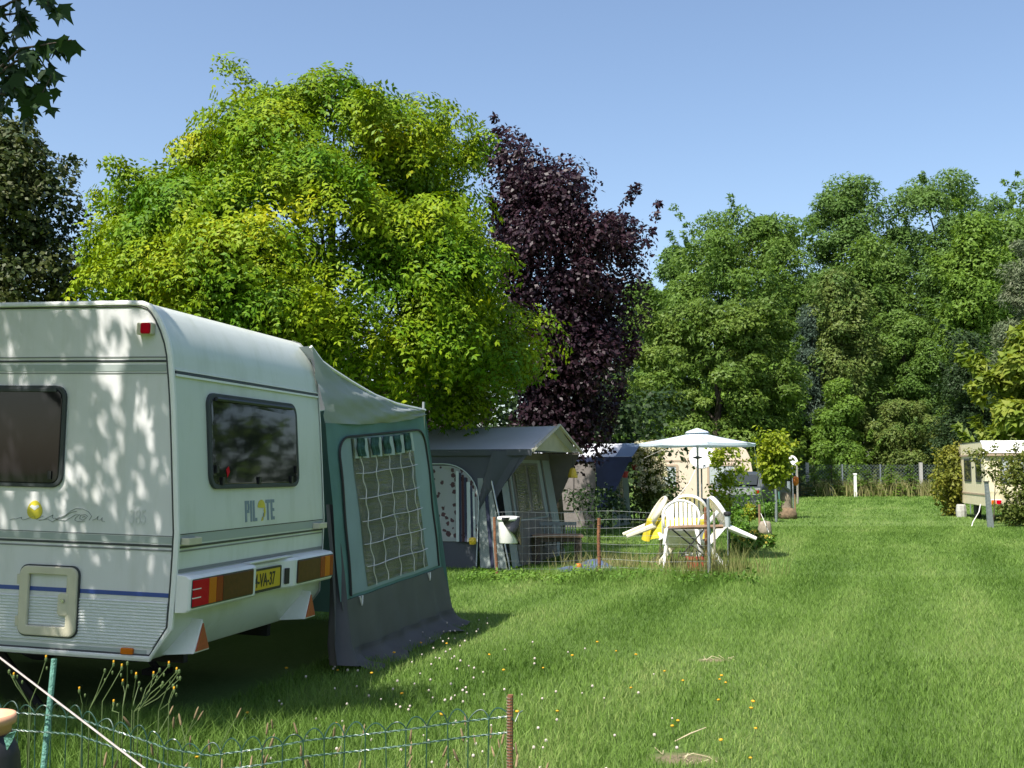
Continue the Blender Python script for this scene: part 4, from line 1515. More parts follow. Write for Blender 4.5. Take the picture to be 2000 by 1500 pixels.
sv = np.array(SUNV)
cl = []
while len(cl) < 125:
    t = rs.uniform(2.9, 7.0)
    a_, b_ = rs.uniform(-1.35, 3.6), rs.uniform(-1.7, 1.6)
    c = np.array(CM @ Vector((0, 1.15 + a_, 1.5 + b_))) + sv * t
    if a_ < -0.2 and b_ > 0.9: continue
    cl.append(c)
cl = np.array(cl)
per = 80
n_ = len(cl) * per
C_ = np.repeat(cl, per, 0)
dr = unit(rs.normal(0, 1, (n_, 3)))
P = C_ + dr * (rs.uniform(0.1, 1, n_) ** 0.5 * np.repeat(rs.uniform(0.22, 0.46, len(cl)), per))[:, None]
D = rs.normal(0, 0.6, (n_, 3))
D[:, 2] -= 0.9
N = rs.normal(0, 0.5, (n_, 3))
N[:, 2] += 0.8
V1, F1 = maple_leaves(P, D, unit(N), 0.125 * rs.uniform(0.7, 1.25, n_))
# the hanging branch
tw = MB()
twigs = [[(-60, 190, 5.5), (40, 95, 5.5), (85, 88, 5.45), (140, 78, 5.4)], [(-60, 190, 5.5), (30, 120, 5.5), (75, 110, 5.5), (100, 150, 5.45), (70, 205, 5.45)],
         [(-60, 190, 5.5), (0, 145, 5.55), (40, 165, 5.5), (55, 215, 5.5)], [(-70, 60, 5.7), (0, 30, 5.6), (45, 25, 5.6), (60, 50, 5.55)], [(-70, 60, 5.7), (20, 5, 5.6), (90, -15, 5.5), (95, 15, 5.5)],
         [(-70, 120, 5.7), (-20, 95, 5.6), (15, 100, 5.6), (20, 140, 5.6)], [(-70, 60, 5.7), (0, 70, 5.6), (30, 60, 5.6)], [(-60, 190, 5.5), (-20, 180, 5.6), (10, 185, 5.5)]]
lp, ld = [], []
for tg in twigs:
    q = [at(u, v, y) for u, v, y in tg]
    tw.tube(q, [0.011, 0.007, 0.005, 0.003, 0.003][:len(q)], 5)
    for k in range(1, len(q)):
        m = 7 if k > 1 else 5
        for t in np.linspace(0.1, 1, m):
            b0 = q[k - 1] + (q[k] - q[k - 1]) * t
            lp.append(b0 + rs.normal(0, 0.03, 3))
            ld.append(np.array([rs.normal(0.15, 0.5), rs.normal(0, 0.4), -0.8]))
lp, ld = np.array(lp), np.array(ld)
N = rs.normal(0, 0.6, (len(lp), 3)) + np.array([0.0, -0.7, 0.5])
V2, F2 = maple_leaves(lp, ld, unit(N), 0.105 * rs.uniform(0.7, 1.25, len(lp)))
b0 = np.array([-6.6, 1.6, 0])
npmesh('crown', np.concatenate([V1, V2]) - b0, np.concatenate([F1, F2 + len(V1)]), M['maple'], mapl)
top_ = np.array([-6.0, 2.6, 7.6])
limbs(tw, b0, top_, cl, rs, 0.2, 40)
st_ = b0 + (top_ - b0) * 0.45
for e in ((-60, 190, 5.5), (-70, 60, 5.7), (-70, 120, 5.7)):
    e = at(*e)
    tw.tube([st_, st_ + (e - st_) * 0.4 + np.array([0, 0, 0.9]), st_ + (e - st_) * 0.8 + np.array([0, 0, 0.7]), e], [0.06, 0.045, 0.025, 0.010], 6)
tw.v = [(x - b0[0], y - b0[1], z) for x, y, z in tw.v]
build('trunk', tw, M['bark'], mapl, smooth=True)
# unseen trees: some inferred from the pane reflections, others added to block sky light
for i, (x, y, h, r_) in enumerate(((22, 27, 10, 3.2), (28, 33, 13, 4), (24, 18, 12, 3.6), (36, 36, 15, 4.5), (19, 8, 13, 4.4), (44, 46, 16, 5), (15, -2, 13, 4.6), (18, -12, 14, 5), (8, -16, 12, 5), (-5, -15, 13, 5), (-14, -9, 13, 5), (-19, 3, 12, 5), (16, 21.5, 12, 3.0), (20, 30, 13, 3.4))):
    rs = np.random.default_rng(80 + i)
    root = thing('unseen_tree', 'unseen leafy tree round the lawn', 'tree', (x, y, 0), group='unseen trees round the lawn')
    root['label'] = ('first', 'second', 'third', 'fourth', 'fifth', 'sixth', 'seventh', 'eighth', 'ninth', 'tenth', 'eleventh', 'twelfth', 'thirteenth', 'fourteenth')[i] + ' unseen leafy tree round the lawn, for pane reflections and less sky light'
    cl = np.stack([x + rs.normal(0, r_ * 0.45, 60), y + rs.normal(0, r_ * 0.45, 60), h * 0.55 + rs.normal(0, h * 0.18, 60)], 1)
    V, F = leaves_in(cl, 1.0, 70, rs, 0.42, (x, y), shell=0.2)
    npmesh('crown', V - np.array([x, y, 0]), F, M['ash'], root)
    mb = MB()
    limbs(mb, (0, 0, 0), (0, 0, h * 0.8), cl - np.array([x, y, 0]), rs, 0.2, 10)
    build('trunk', mb, M['bark'], root)

# ------------------------------------------------------------------ grass
def grass_field():
    rs = np.random.default_rng(5)
    Vs, F3, F4 = [], [], []

    def blades(x, y, h, w, lean, seg):
        n = len(x)
        az = rs.uniform(0, 2 * np.pi, n)
        S = np.stack([np.cos(az), np.sin(az), np.zeros(n)], 1)
        la = rs.uniform(0, 2 * np.pi, n)
        Ld = np.stack([np.cos(la), np.sin(la), np.zeros(n)], 1) * (h * lean)[:, None]
        B = np.stack([x, y, np.full(n, -0.004)], 1)
        T = B + Ld + np.stack([np.zeros(n), np.zeros(n), h], 1)
        hw = (w / 2)[:, None]
        if seg == 1:
            return np.stack([B - S * hw, B + S * hw, T], 1).reshape(-1, 3), np.arange(3 * n).reshape(n, 3)
        Mi = B + Ld * 0.3 + np.stack([np.zeros(n), np.zeros(n), h * 0.6], 1)
        V = np.stack([B - S * hw, B + S * hw, Mi + S * hw * 0.8, Mi - S * hw * 0.8, T], 1).reshape(-1, 3)
        i = np.arange(n)[:, None] * 5
        F = np.concatenate([i + np.array([0, 1, 2]), i + np.array([0, 2, 3]), i + np.array([3, 2, 4])], 0)
        return V, F

    def tall(x, y):
        """weedy zones with longer grass"""
        t = np.exp(-((x + 1.6) / 1.6) ** 2 - ((y - 5.9) / 0.9) ** 2) * 1.4
        t += np.exp(-((x + 2.6) / 1.4) ** 2 - ((y - 6.2) / 0.7) ** 2) * 1.2
        t += np.exp(-((x - 2.4) / 1.3) ** 2 - ((y - 16.0) / 0.9) ** 2) * 2.2
        t += np.exp(-((x - 0.9) / 1.2) ** 2 - ((y - 15.6) / 0.7) ** 2) * 1.2
        t += 0.25 * (x < 0.6) * (y < 9)
        return t

    for (d0, d1, dens, seg) in ((4.2, 9.0, 4900, 2), (9.0, 16.0, 2500, 1), (16.0, 30.0, 880, 1), (30.0, 68.0, 120, 1)):
        area = 1.12 * (d1 * d1 - d0 * d0) / 2
        n = int(area * dens)
        y = np.sqrt(rs.uniform(d0 * d0, d1 * d1, n))
        x = rs.uniform(-0.56, 0.56, n) * y
        keep = rs.random(n) < np.clip((d0 * 1.15 / y) ** 1.2, 0.3, 1)
        for (bx, by, brx, bry) in BARE:
            q = ((x - bx) / brx) ** 2 + ((y - by) / bry) ** 2
            keep &= (q > 1) | (rs.random(n) < 0.12 * q)
        # nothing grows thickly under the caravan floor, inside awnings, or left of the row
        cxl = (x - CO[0]) * EX[0] + (y - CO[1]) * EX[1]
        csl = (x - CO[0]) * EY0[0] + (y - CO[1]) * EY0[1]
        keep &= ~((cxl > 0.5) & (cxl < 4.8) & (csl > 0.15))
        keep &= ~((y > 13) & (x < -0.14 * y))
        x, y = x[keep], y[keep]
        n = len(x)
        pt = 0.5 + 0.5 * np.sin(x * 1.9 + np.sin(y * 1.3) * 2) * np.sin(y * 1.1 + x * 0.7)
        h = (0.038 + 0.022 * pt + 0.05 * tall(x, y)) * rs.uniform(0.5, 1.35, n)
        w = np.maximum(0.0042, y * 0.00062) * rs.uniform(0.7, 1.3, n)
        h = np.maximum(h, w * 2.2)
        V, F = blades(x, y, h, w, rs.uniform(0.15, 1.0, n), seg)
        Vs.append((V, F))
    V = np.concatenate([a for a, _ in Vs])
    off, Fs = 0, []
    for a, f in Vs:
        Fs.append(f + off)
        off += len(a)
    g = npmesh('grass', V, np.concatenate(Fs), M['grass'])
    tag(g, 'mown green lawn grass covering the whole campsite', 'grass', kind='stuff')
    print('GRASS TRIS', sum(len(f) for f in Fs))


grass_field()

# ------------------------------------------------------------------ grey awning (second pitch)
def frame2(px_u, px_v, Y, ang):
    o = at(px_u, px_v, Y)
    o[2] = 0
    ex = np.array([math.sin(ang), math.cos(ang), 0])
    ey = np.array([-math.cos(ang), math.sin(ang), 0])
    return o, Matrix(((ex[0], ey[0], 0, o[0]), (ex[1], ey[1], 0, o[1]), (0, 0, 1, 0), (0, 0, 0, 1)))


o2, M2 = frame2(1040, 878, 17.2, R(18.6))
a2 = thing('gable_awning', 'slate grey awning with a gable porch, flowered curtain and pale roof, behind the green awning', 'awning', mat4=M2)
EH, RH, DW, LL = 1.87, 2.30, 2.85, 4.6      # eave, ridge, depth across the gable, length
FWL = 0.95                                # the front wall stands back under the porch


def canvas(fn, nu, nv, name, m, par=a2):
    mb = MB()
    mb.patch(fn, nu, nv)
    return build(name, mb, M[m], par, smooth=True)


# local axes: x across the gable (away from the camera), y back along the ridge (to the left), z up
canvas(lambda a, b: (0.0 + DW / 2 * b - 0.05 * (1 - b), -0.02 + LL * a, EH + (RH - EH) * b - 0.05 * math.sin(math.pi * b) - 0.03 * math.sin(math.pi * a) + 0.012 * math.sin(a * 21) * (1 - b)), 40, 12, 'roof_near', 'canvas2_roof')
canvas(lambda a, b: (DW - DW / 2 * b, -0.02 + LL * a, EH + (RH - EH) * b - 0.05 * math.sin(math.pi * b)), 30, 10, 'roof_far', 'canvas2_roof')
canvas(lambda a, b: (-0.05 - 0.008 * math.sin(a * 40), LL * a, EH + 0.01 - 0.10 * b), 40, 3, 'eave_valance', 'canvas2')


def sidewall(a, b):
    y = FWL * 0.35 + (LL - FWL * 0.35) * a
    z = EH - 0.02 - (EH - 0.03) * b
    y0 = FWL * (0.15 + 0.75 * min(1, b * 1.5))
    y = y0 + (LL - y0) * a
    x = 0.0 - 0.20 * b + 0.03 * math.sin(a * 19 + b * 3) * b
    return (x, y, z)


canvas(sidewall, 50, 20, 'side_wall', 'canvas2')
# porch wing: triangular drape at the front of the near side
canvas(lambda a, b: (-0.045 - 0.05 * b + 0.05 * math.sin(a * 5 + b * 2), 0.02 + (0.62 + 0.36 * b) * a * 1.0 + 0.95 * b * (1 - a), EH - 0.02 - 1.15 * b), 16, 16, 'porch_wing', 'canvas2')
# pale corner strip between wing and front wall
canvas(lambda a, b: (-0.06 - 0.14 * b, 0.80 - 0.20 * a + 0.10 * (1 - b) - 0.25 * b * a, 1.42 - 1.40 * b), 8, 14, 'corner_panel', 'canvas2_light')
canvas(lambda a, b: (-0.075 - 0.14 * b, 0.74 - 0.06 * a + 0.06 * (1 - b) - 0.12 * b, 1.42 - 1.40 * b), 4, 12, 'corner_band', 'band_navy')
# front wall, recessed
fy0 = FWL - 0.35


def fw(a, b, off=0):
    return (0.02 + (DW - 0.04) * a - 0.12 * b * (1 - a) + 0.1 * b * a, fy0 - off - 0.30 * b, EH - 0.02 - (EH - 0.04) * b)


canvas(lambda a, b: fw(a, b), 16, 16, 'front_wall', 'canvas2_light')
canvas(lambda a, b: fw(a, 0.07 * b, 0.012), 16, 3, 'front_header', 'canvas2_brown')
fr = canvas(lambda a, b: fw(0.20 + 0.52 * a, 0.10 + 0.50 * b, 0.012), 10, 10, 'window_frame', 'canvas2_brown')
for x0, x1 in ((0.23, 0.45), (0.49, 0.68)):
    mb = MB()
    mb.patch(lambda a, b: fw(x0 + (x1 - x0) * a, 0.12 + 0.42 * b, 0.022 + 0.008 * math.sin(a * 8 + b * 5)), 12, 14)
    build('foil_pane', mb, M['foil'], fr, smooth=True)
for x0 in (0.12, 0.80):
    canvas(lambda a, b: fw(x0 + 0.03 * a, 0.02 + 0.96 * b, 0.016), 3, 10, 'front_band', 'canvas2_brown')
canvas(lambda a, b: fw(0.15 + 0.65 * a, 0.62 + 0.38 * b, 0.014), 8, 6, 'front_skirt', 'canvas2_brown')
# gable ends: cream triangle inside the porch, barge boards along the verges
mb = MB()
mb.add([(0.03, 0.12, EH), (DW - 0.03, 0.12, EH), (DW / 2, 0.12, RH - 0.06)], [(0, 1, 2)])
build('gable_lining', mb, M['canvas_cream'], a2)
for s in (0, 1):
    mb = MB()
    p0 = (-0.05, -0.03, EH - 0.01) if s == 0 else (DW + 0.05, -0.03, EH - 0.01)
    mb.tube([p0, (DW / 2, -0.03, RH + 0.01)], 0.03, 5)
    build('verge_piping', mb, M['canvas_cream'], a2)
canvas(lambda a, b: (DW + 0.02 + 0.1 * b, 0.0 + 0.85 * a + 0.5 * b * (1 - a), EH - 0.02 - 1.0 * b), 8, 8, 'porch_wing', 'canvas2_brown')
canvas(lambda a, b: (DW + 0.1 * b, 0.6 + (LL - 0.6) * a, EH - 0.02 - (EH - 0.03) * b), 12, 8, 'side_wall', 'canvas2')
mb = MB()
mb.tube([(-0.09, 0.66, 1.42), (-0.21, 0.30, 0.0)], 0.012, 5)
build('pole', mb, M['steel'], a2)
# side window with curtain: arch-topped, set slightly proud of the wall


def sw(y, z, off=0.02):
    b = (EH - 0.02 - z) / (EH - 0.03)
    return (-0.20 * b - off, y, z)


Y0, Y1, ZT, ZB = 0.86, 2.9, 1.62, 0.42
canvas(lambda a, b: (lambda z, sh: sw(Y0 + 0.62 * (1 - math.sqrt(max(0, 1 - max(0, (z - 1.05) / 0.58) ** 2))) + (Y1 - Y0 - 0.62 * (1 - math.sqrt(max(0, 1 - max(0, (z - 1.05) / 0.58) ** 2)))) * a, z, 0.035 + 0.008 * math.sin(a * 30)))(ZT - (ZT - ZB) * b, 0), 30, 26, 'curtain', 'floral')
for k, (yy, wd, m) in enumerate(((0.87, 0.035, 'band_white'), (0.91, 0.035, 'band_navy'), (0.95, 0.06, 'band_white'), (1.015, 0.04, 'band_navy'), (1.06, 0.04, 'band_maroon'), (1.105, 0.04, 'band_navy'), (1.15, 0.05, 'band_white'))):
    zt = 1.05 + 0.58 * math.sqrt(max(0.02, 1 - (1 - min(1, (yy - Y0 + 0.02) / 0.62)) ** 2)) - 0.02
    canvas(lambda a, b: sw(yy + wd * a + 0.10 * (1 - b) * 0.6, zt - (zt - ZB) * b, 0.055 + 0.006 * k % 0.01), 2, 10, 'curtain_band', m)
mb = MB()
mb.tube([sw(Y0 - 0.01, z, 0.05) for z in np.linspace(0.05, 1.05, 6)] + [sw(Y0 + 0.62 * (1 - math.cos(R(t))), 1.05 + 0.60 * math.sin(R(t)), 0.05) for t in range(10, 100, 10)] + [sw(Y1, 1.65, 0.05)], 0.009, 5)
build('window_piping', mb, M['band_white'], a2)
for k in range(6):
    mb = MB()
    y = 1.75 + 0.17 * k
    mb.box((-0.10, y, 1.50), (-0.085, y + 0.05, 1.60))
    build('pelmet_tab', mb, M['band_navy'], a2)
for y, z in ((0.90, 0.44),):
    mb = MB()
    mb.lathe([(0.001, 0.06), (0.05, 0.05), (0.065, 0.0), (0.05, -0.05), (0.001, -0.06)], 8, (-0.28, y, z))
    b_ = build('float_ball', mb, M['yellow'])
    b_.matrix_world = M2
    tag(b_, 'small yellow ball hanging at the foot of the flowered curtain', 'ball')
mb = MB()
mb.lathe([(0.02, 0.17), (0.05, 0.15), (0.085, 0.04), (0.09, 0.0), (0.08, -0.01)], 10)
lan = build('lantern', mb, M['yellow'])
lan.matrix_world = M2 @ Matrix.Translation((DW * 0.86, 0.02, 1.42))
tag(lan, 'yellow lantern hanging at the porch of the grey awning', 'lantern')
mb = MB()
mb.tube([(0, 0, 0.17), (0, 0, 0.40)], 0.004, 4)
build('cord', mb, M['zip'], lan)
# caravan of that pitch (hidden by the green awning, its roof edge shows)
# ------------------------------------------------------------------ table and bench in front of the grey awning
tb = thing('plank_table', 'low dark wooden table in front of the grey awning windows', 'table', (0.76, 18.35, 0))
for k in range(4):
    build('plank', MB().box((-0.42, -0.26 + 0.132 * k, 0.44), (0.42, -0.26 + 0.132 * k + 0.124, 0.475)), M['wood'], tb)
for x in (-0.34, 0.34):
    for y in (-0.2, 0.2):
        build('leg', MB().box((x - 0.05, y - 0.04, 0), (x + 0.05, y + 0.04, 0.439)), M['bark'], tb)
build('apron', MB().box((-0.38, -0.22, 0.37), (0.38, -0.19, 0.438)), M['bark'], tb)
for i, (x, lb) in enumerate(((0.66, 'left of the two pale slatted chairs behind the low table'), (0.98, 'right of the two pale slatted chairs behind the low table'))):
    ch = thing('folding_chair', lb, 'chair', (x, 18.72, 0), group='pale chairs at the low table')
    wdt = 0.19 if i == 0 else 0.13
    build('top_rail', MB().box((-wdt, 0.15, 0.60), (wdt, 0.18, 0.66)), M['canvas2_light'], ch)  # chair white lowered to grey for the awning's shade
    for k in range(6):
        xx = -wdt + 0.02 + k * (2 * wdt - 0.04) / 5
        build('slat', MB().box((xx - 0.009, 0.155, 0.25), (xx + 0.009, 0.175, 0.598)), M['canvas2_light'], ch)
    build('seat', MB().box((-wdt, -0.2, 0.34), (wdt, 0.15, 0.37)), M['canvas2_light'], ch)
    for x_ in (-wdt + 0.015, wdt - 0.015):
        for y_ in (-0.18, 0.13):
            build('leg', MB().box((x_ - 0.012, y_ - 0.012, 0), (x_ + 0.012, y_ + 0.012, 0.339)), M['canvas2_light'], ch)
tp = thing('folded_tarpaulin', 'dark blue folded plastic sheet lying on the grass by the wire fence', 'tarpaulin', (1.15, 17.0, 0))
mb = MB()
mb.patch(lambda a, b: (-0.45 + 1.0 * a, -0.35 + 0.7 * b, 0.015 + 0.16 * math.sin(math.pi * a) * math.sin(math.pi * b) * (0.8 + 0.3 * math.sin(a * 9 + b * 4))), 20, 14)
build('sheet', mb, M['blue_plastic'], tp, smooth=True)
tag(build('watering_can', MB().lathe([(0.05, 0), (0.055, 0.02), (0.05, 0.10), (0.04, 0.12)], 12), M['orange'], None), 'small orange pot on the grass by the dark blue sheet', 'pot').location = (1.02, 16.85, 0.0)

# ------------------------------------------------------------------ blue awning (third pitch)
o3, M3 = frame2(1232, 893, 29.0, R(18))
a3 = thing('blue_awning', 'pale awning with navy blue corner and blue porch hood, behind the grey awning', 'awning', mat4=M3)
EH3, RH3, DW3, LL3 = 1.90, 2.28, 2.3, 4.2
canvas(lambda a, b: (DW3 / 2 * b - 0.05, 0.42 + LL3 * a, EH3 + (RH3 - EH3) * b), 16, 6, 'roof_near', 'canvas2_roof', a3)
canvas(lambda a, b: (DW3 - DW3 / 2 * b, 0.42 + LL3 * a, EH3 + (RH3 - EH3) * b), 10, 4, 'roof_far', 'canvas2_roof', a3)
canvas(lambda a, b: (DW3 / 2 * b - 0.06, -0.05 + 0.50 * a, EH3 + 0.005 + (RH3 - EH3) * (b ** 1.15)), 6, 8, 'hood', 'blue_hood', a3)
canvas(lambda a, b: (DW3 - DW3 / 2 * b + 0.02, -0.05 + 0.50 * a, EH3 - 0.08 * (1 - b) + (RH3 - EH3) * (b ** 1.3) + 0.004), 6, 8, 'hood', 'blue_hood', a3)
canvas(lambda a, b: (-0.055, -0.04 + LL3 * a, EH3 - 0.14 * b), 10, 2, 'eave_band', 'navy', a3)
canvas(lambda a, b: (-0.02 - 0.1 * b, 0.95 + (LL3 - 0.95) * a, EH3 - (EH3 - 0.02) * b), 10, 8, 'side_wall', 'mesh_net', a3)
canvas(lambda a, b: (-0.06 - 0.08 * b, 1.55 + 1.7 * a, 1.72 - 1.25 * b), 10, 8, 'netting', 'mesh_net', a3)
canvas(lambda a, b: (-0.07 - 0.1 * b, 0.02 + 0.55 * min(1, b * 1.5) + (0.95 - 0.40 * min(1, b * 1.5)) * a * (1 - 0.55 * b), EH3 - 0.1 - (EH3 - 0.12) * b), 8, 12, 'navy_corner', 'navy', a3)
canvas(lambda a, b: (0.0 + DW3 * a, 0.60 - 0.12 * b, EH3 - (EH3 - 0.02) * b), 10, 8, 'front_wall', 'canvas2_light', a3)
for x0 in (0.16, 0.44):
    canvas(lambda a, b: (DW3 * (x0 + 0.20 * a), 0.585 - 0.12 * b, EH3 - 0.25 - (EH3 - 0.6) * b), 4, 8, 'foil_pane', 'foil', a3)
for x0 in (0.395,):
    canvas(lambda a, b: (DW3 * (x0 + 0.02 * a), 0.57 - 0.12 * b, EH3 - 0.1 - (EH3 - 0.15) * b), 2, 8, 'door_seam', 'canvas2_brown', a3)
for i, (x, z, lb) in enumerate(((0.42, 1.44, 'left red flower pot hung on the front of the blue awning'), (0.95, 1.42, 'middle red flower pot hung on the front of the blue awning'), (2.25, 1.62, 'right pinkish red pot hung under the blue hood'))):
    mb = MB()
    mb.lathe([(0.06, -0.08), (0.09, 0.06), (0.105, 0.07), (0.10, 0.09), (0.02, 0.095)], 12)
    p_ = build('hanging_pot', mb, M['red_plastic'])
    p_.matrix_world = M3 @ Matrix.Translation((x, 0.36, z))
    tag(p_, lb, 'flower pot', 'pots hung on the blue awning')

# ------------------------------------------------------------------ beige caravan, dish and car further back
def plain_caravan(name, label, u0, vtop, Y, ang, width, length, body, roof, seed=0):
    o, Mx = frame2(u0, vtop, Y, ang)
    t = thing(name, label, 'caravan', mat4=Mx)
    top = 2.42
    prof = [(0.0, 0.45), (-0.08, 0.9), (-0.06, 1.5), (0.02, 2.0), (0.16, 2.3), (0.4, top), (length - 0.4, top), (length - 0.1, 2.25), (length, 1.9), (length, 0.8), (length - 0.1, 0.45)]
    mb = MB()
    n_ = len(prof)
    mb.add([(0, y, z) for y, z in prof] + [(width, y, z) for y, z in prof], [tuple(range(n_))[::-1], tuple(range(n_, 2 * n_))] + [(i, (i + 1) % n_, (i + 1) % n_ + n_, i + n_) for i in range(n_)])
    build('body', mb, M[body], t, bevel=0.02)
    mb = MB()
    rp = [(0.02, 2.05), (0.16, 2.31), (0.4, top + 0.01), (length - 0.4, top + 0.01), (length - 0.1, 2.26)]
    mb.patch(lambda a, b: (-0.02 + (width + 0.04) * a, rp[int(round(b * 4))][0] - 0.012, rp[int(round(b * 4))][1] + 0.015), 2, 4)
    build('roof', mb, M[roof], t)
    return t, Mx, width, length


bc, _, bw, bl = plain_caravan('beige_caravan', 'beige caravan with a pale window behind the flowering shrub', 1466, 882, 40.0, R(12), 2.1, 4.0, 'beige', 'white_paint')
# its long side (x = 0 plane) faces the camera
for y0, y1, z0, z1 in ((2.72, 3.20, 0.95, 1.68), (0.6, 1.5, 1.0, 1.7)):
    f_ = build('window', MB().ring(rrect(y0 - 0.08, y1 + 0.08, z0 - 0.08, z1 + 0.08, 0.04, 2), rrect(y0, y1, z0, z1, 0.03, 2), sx, -0.03, 0.0), M['beige_dark'], bc)
    build('pane', MB().prism(rrect(y0, y1, z0, z1, 0.03, 2), sx, -0.002, -0.012), M['pane_pale'], f_)
build('waist_stripe', MB().box((-0.012, 0.05, 1.86), (-0.001, bl - 0.05, 1.92)), M['beige_dark'], bc)
build('skirt', MB().box((-0.01, 0.1, 0.35), (0.02, bl - 0.1, 0.52)), M['beige_dark'], bc)


def dish(name, label, u, v, Y, dia, yaw, back=False):
    c = at(u, v, Y)
    t = thing(name, label, 'satellite dish', (c[0], c[1], 0), group='white satellite dishes')
    mb = MB()
    mb.lathe([(0.001, 0.0), (dia * 0.25, -dia * 0.012), (dia * 0.42, -dia * 0.05), (dia * 0.5, -dia * 0.085), (dia * 0.505, -dia * 0.07), (dia * 0.42, -dia * 0.03), (dia * 0.25, dia * 0.008), (0.001, dia * 0.02)], 28, axis='y', cap=False)
    mb.v = [(x, y, z * 1.06) for x, y, z in mb.v]
    d_ = build('reflector', mb, M['dish'], t, smooth=True)
    d_.matrix_local = Matrix.Translation((0, 0, c[2])) @ Matrix.Rotation(yaw, 4, 'Z') @ Matrix.Rotation(R(-24), 4, 'X')
    mb = MB()
    mb.tube([(0, 0.10, 0), (0, 0.10, c[2])], 0.022, 8)
    build('mast', mb, M['galv'], t)
    mb = MB()
    mb.tube([(0, -0.02, c[2] - dia * 0.45), (0, -dia * 0.5, c[2] - dia * 0.35)], 0.01, 5)
    mb.box((-0.03, -dia * 0.58, c[2] - dia * 0.38), (0.03, -dia * 0.46, c[2] - dia * 0.30))
    build('feed_arm', mb, M['galv'], t)
    return t


dish('satellite_dish', 'big white satellite dish behind the parasol pole', 1371, 893, 29.5, 0.68, R(-14))
dish('satellite_dish', 'small white satellite dish on a post right of the leafy sapling', 1549, 900, 38.5, 0.37, R(25))
# dark car parked behind the saplings
cc = gx(1468, 37.5)
pc = thing('parked_car', 'dark grey parked car half hidden behind the saplings and garden', 'car', mat4=Matrix.Translation(Vector((cc[0], cc[1], 0))) @ Matrix.Rotation(R(-28), 4, 'Z'))
prof = [(-2.0, 0.32), (-2.05, 0.75), (-1.95, 0.98), (-1.75, 1.02), (-1.35, 1.42), (-0.9, 1.50), (0.3, 1.48), (0.85, 1.05), (1.8, 0.88), (2.05, 0.66), (2.05, 0.32)]
mb = MB()
mb.prism(prof, lambda a, b, t: (t * (0.88 if b > 1.1 else 1.0), a, b), -0.85, 0.85)
build('body', mb, M['car_paint'], pc, bevel=0.05)
mb = MB()
mb.add([(-0.64, -1.80, 1.06), (0.64, -1.80, 1.06), (0.60, -1.43, 1.40), (-0.60, -1.43, 1.40)], [(0, 1, 2, 3)])
mb.v = [(x, y - 0.02, z + 0.01) for x, y, z in mb.v]
build('rear_window', mb, M['pane_dark'], pc)
for s in (-1, 1):
    mb = MB()
    mb.add([(s * 0.855, -1.25, 1.06), (s * 0.855, 0.6, 1.06), (s * 0.765, 0.25, 1.42), (s * 0.765, -0.95, 1.42)], [(0, 1, 2, 3)])
    build('side_window', mb, M['pane_dark'], pc)
    build('tail_light', MB().box((s * 0.72 - 0.06, -2.07, 0.80), (s * 0.72 + 0.06, -2.02, 0.90)), M['dkred_lens'], pc)
    for y in (-1.3, 1.3):
        mb = MB()
        mb.lathe([(0.18, -0.09), (0.29, -0.09), (0.31, -0.05), (0.31, 0.05), (0.29, 0.09), (0.18, 0.09)], 16, (s * 0.80, y, 0.31), 'x')
        wv = build('wheel', mb, M['tyre'], pc, smooth=True)
        build('rim', MB().lathe([(0.02, 0.0), (0.18, 0.0)], 12, (s * 0.90, y, 0.31), 'x'), M['steel'], wv)
build('bumper', MB().box((-0.80, -2.09, 0.36), (0.80, -1.98, 0.56)), M['rubber'], pc, bevel=0.02)

# ------------------------------------------------------------------ garden table, tipped chairs, parasol
TC = np.array([2.72, 18.1, 0])
tab = thing('garden_table', 'round garden table under a yellow flowered cloth, chairs tipped against it', 'table', TC)
mb = MB()
mb.lathe([(0.02, 0.74), (0.46, 0.74), (0.47, 0.73), (0.46, 0.715), (0.02, 0.715)], 24)
build('tabletop', mb, M['plastic_white'], tab)
for a in (45, 135, 225, 315):
    mb = MB()
    mb.tube([(0.30 * math.cos(R(a)), 0.30 * math.sin(R(a)), 0.715), (0.36 * math.cos(R(a)), 0.36 * math.sin(R(a)), 0.0)], [0.03, 0.022], 6)
    build('leg', mb, M['plastic_white'], tab)
mb = MB()


def cloth(a, b):
    th = 2 * math.pi * a
    if b < 0.35:
        r, z = 0.49 * b / 0.35, 0.748
    else:
        q = (b - 0.35) / 0.65
        r = 0.485 + q * (0.05 + 0.05 * math.sin(th * 7))
        z = 0.748 - 0.33 * q * (1 + 0.12 * math.sin(th * 4 + 1))
    return (r * math.cos(th), r * math.sin(th), z)


mb.patch(cloth, 56, 14)
tcl = build('tablecloth', mb, M['yellow_cloth'], None, smooth=True)
tcl.location = TC
tag(tcl, 'yellow flowered cloth draped over the garden table', 'tablecloth')
for k in range(16):
    th, q = k * 1.1 + 2.6, 0.15 + 0.7 * ((k * 37) % 10) / 10
    r = 0.487 + q * (0.05 + 0.05 * math.sin(th * 7)) + 0.006
    z = 0.748 - 0.33 * q
    mb = MB()
    c = np.array([r * math.cos(th), r * math.sin(th), z])
    tn = np.array([-math.sin(th), math.cos(th), 0])
    rr_ = 0.045 + 0.02 * (k % 3)
    mb.add([c + tn * rr_ * math.cos(R(a)) + np.array([0, 0, rr_ * math.sin(R(a))]) for a in range(0, 360, 45)], [tuple(range(8))])
    build('printed_flower', mb, M[('plastic_white', 'logo_yellow', 'logo_blue', 'plastic_white')[k % 4]], tcl)


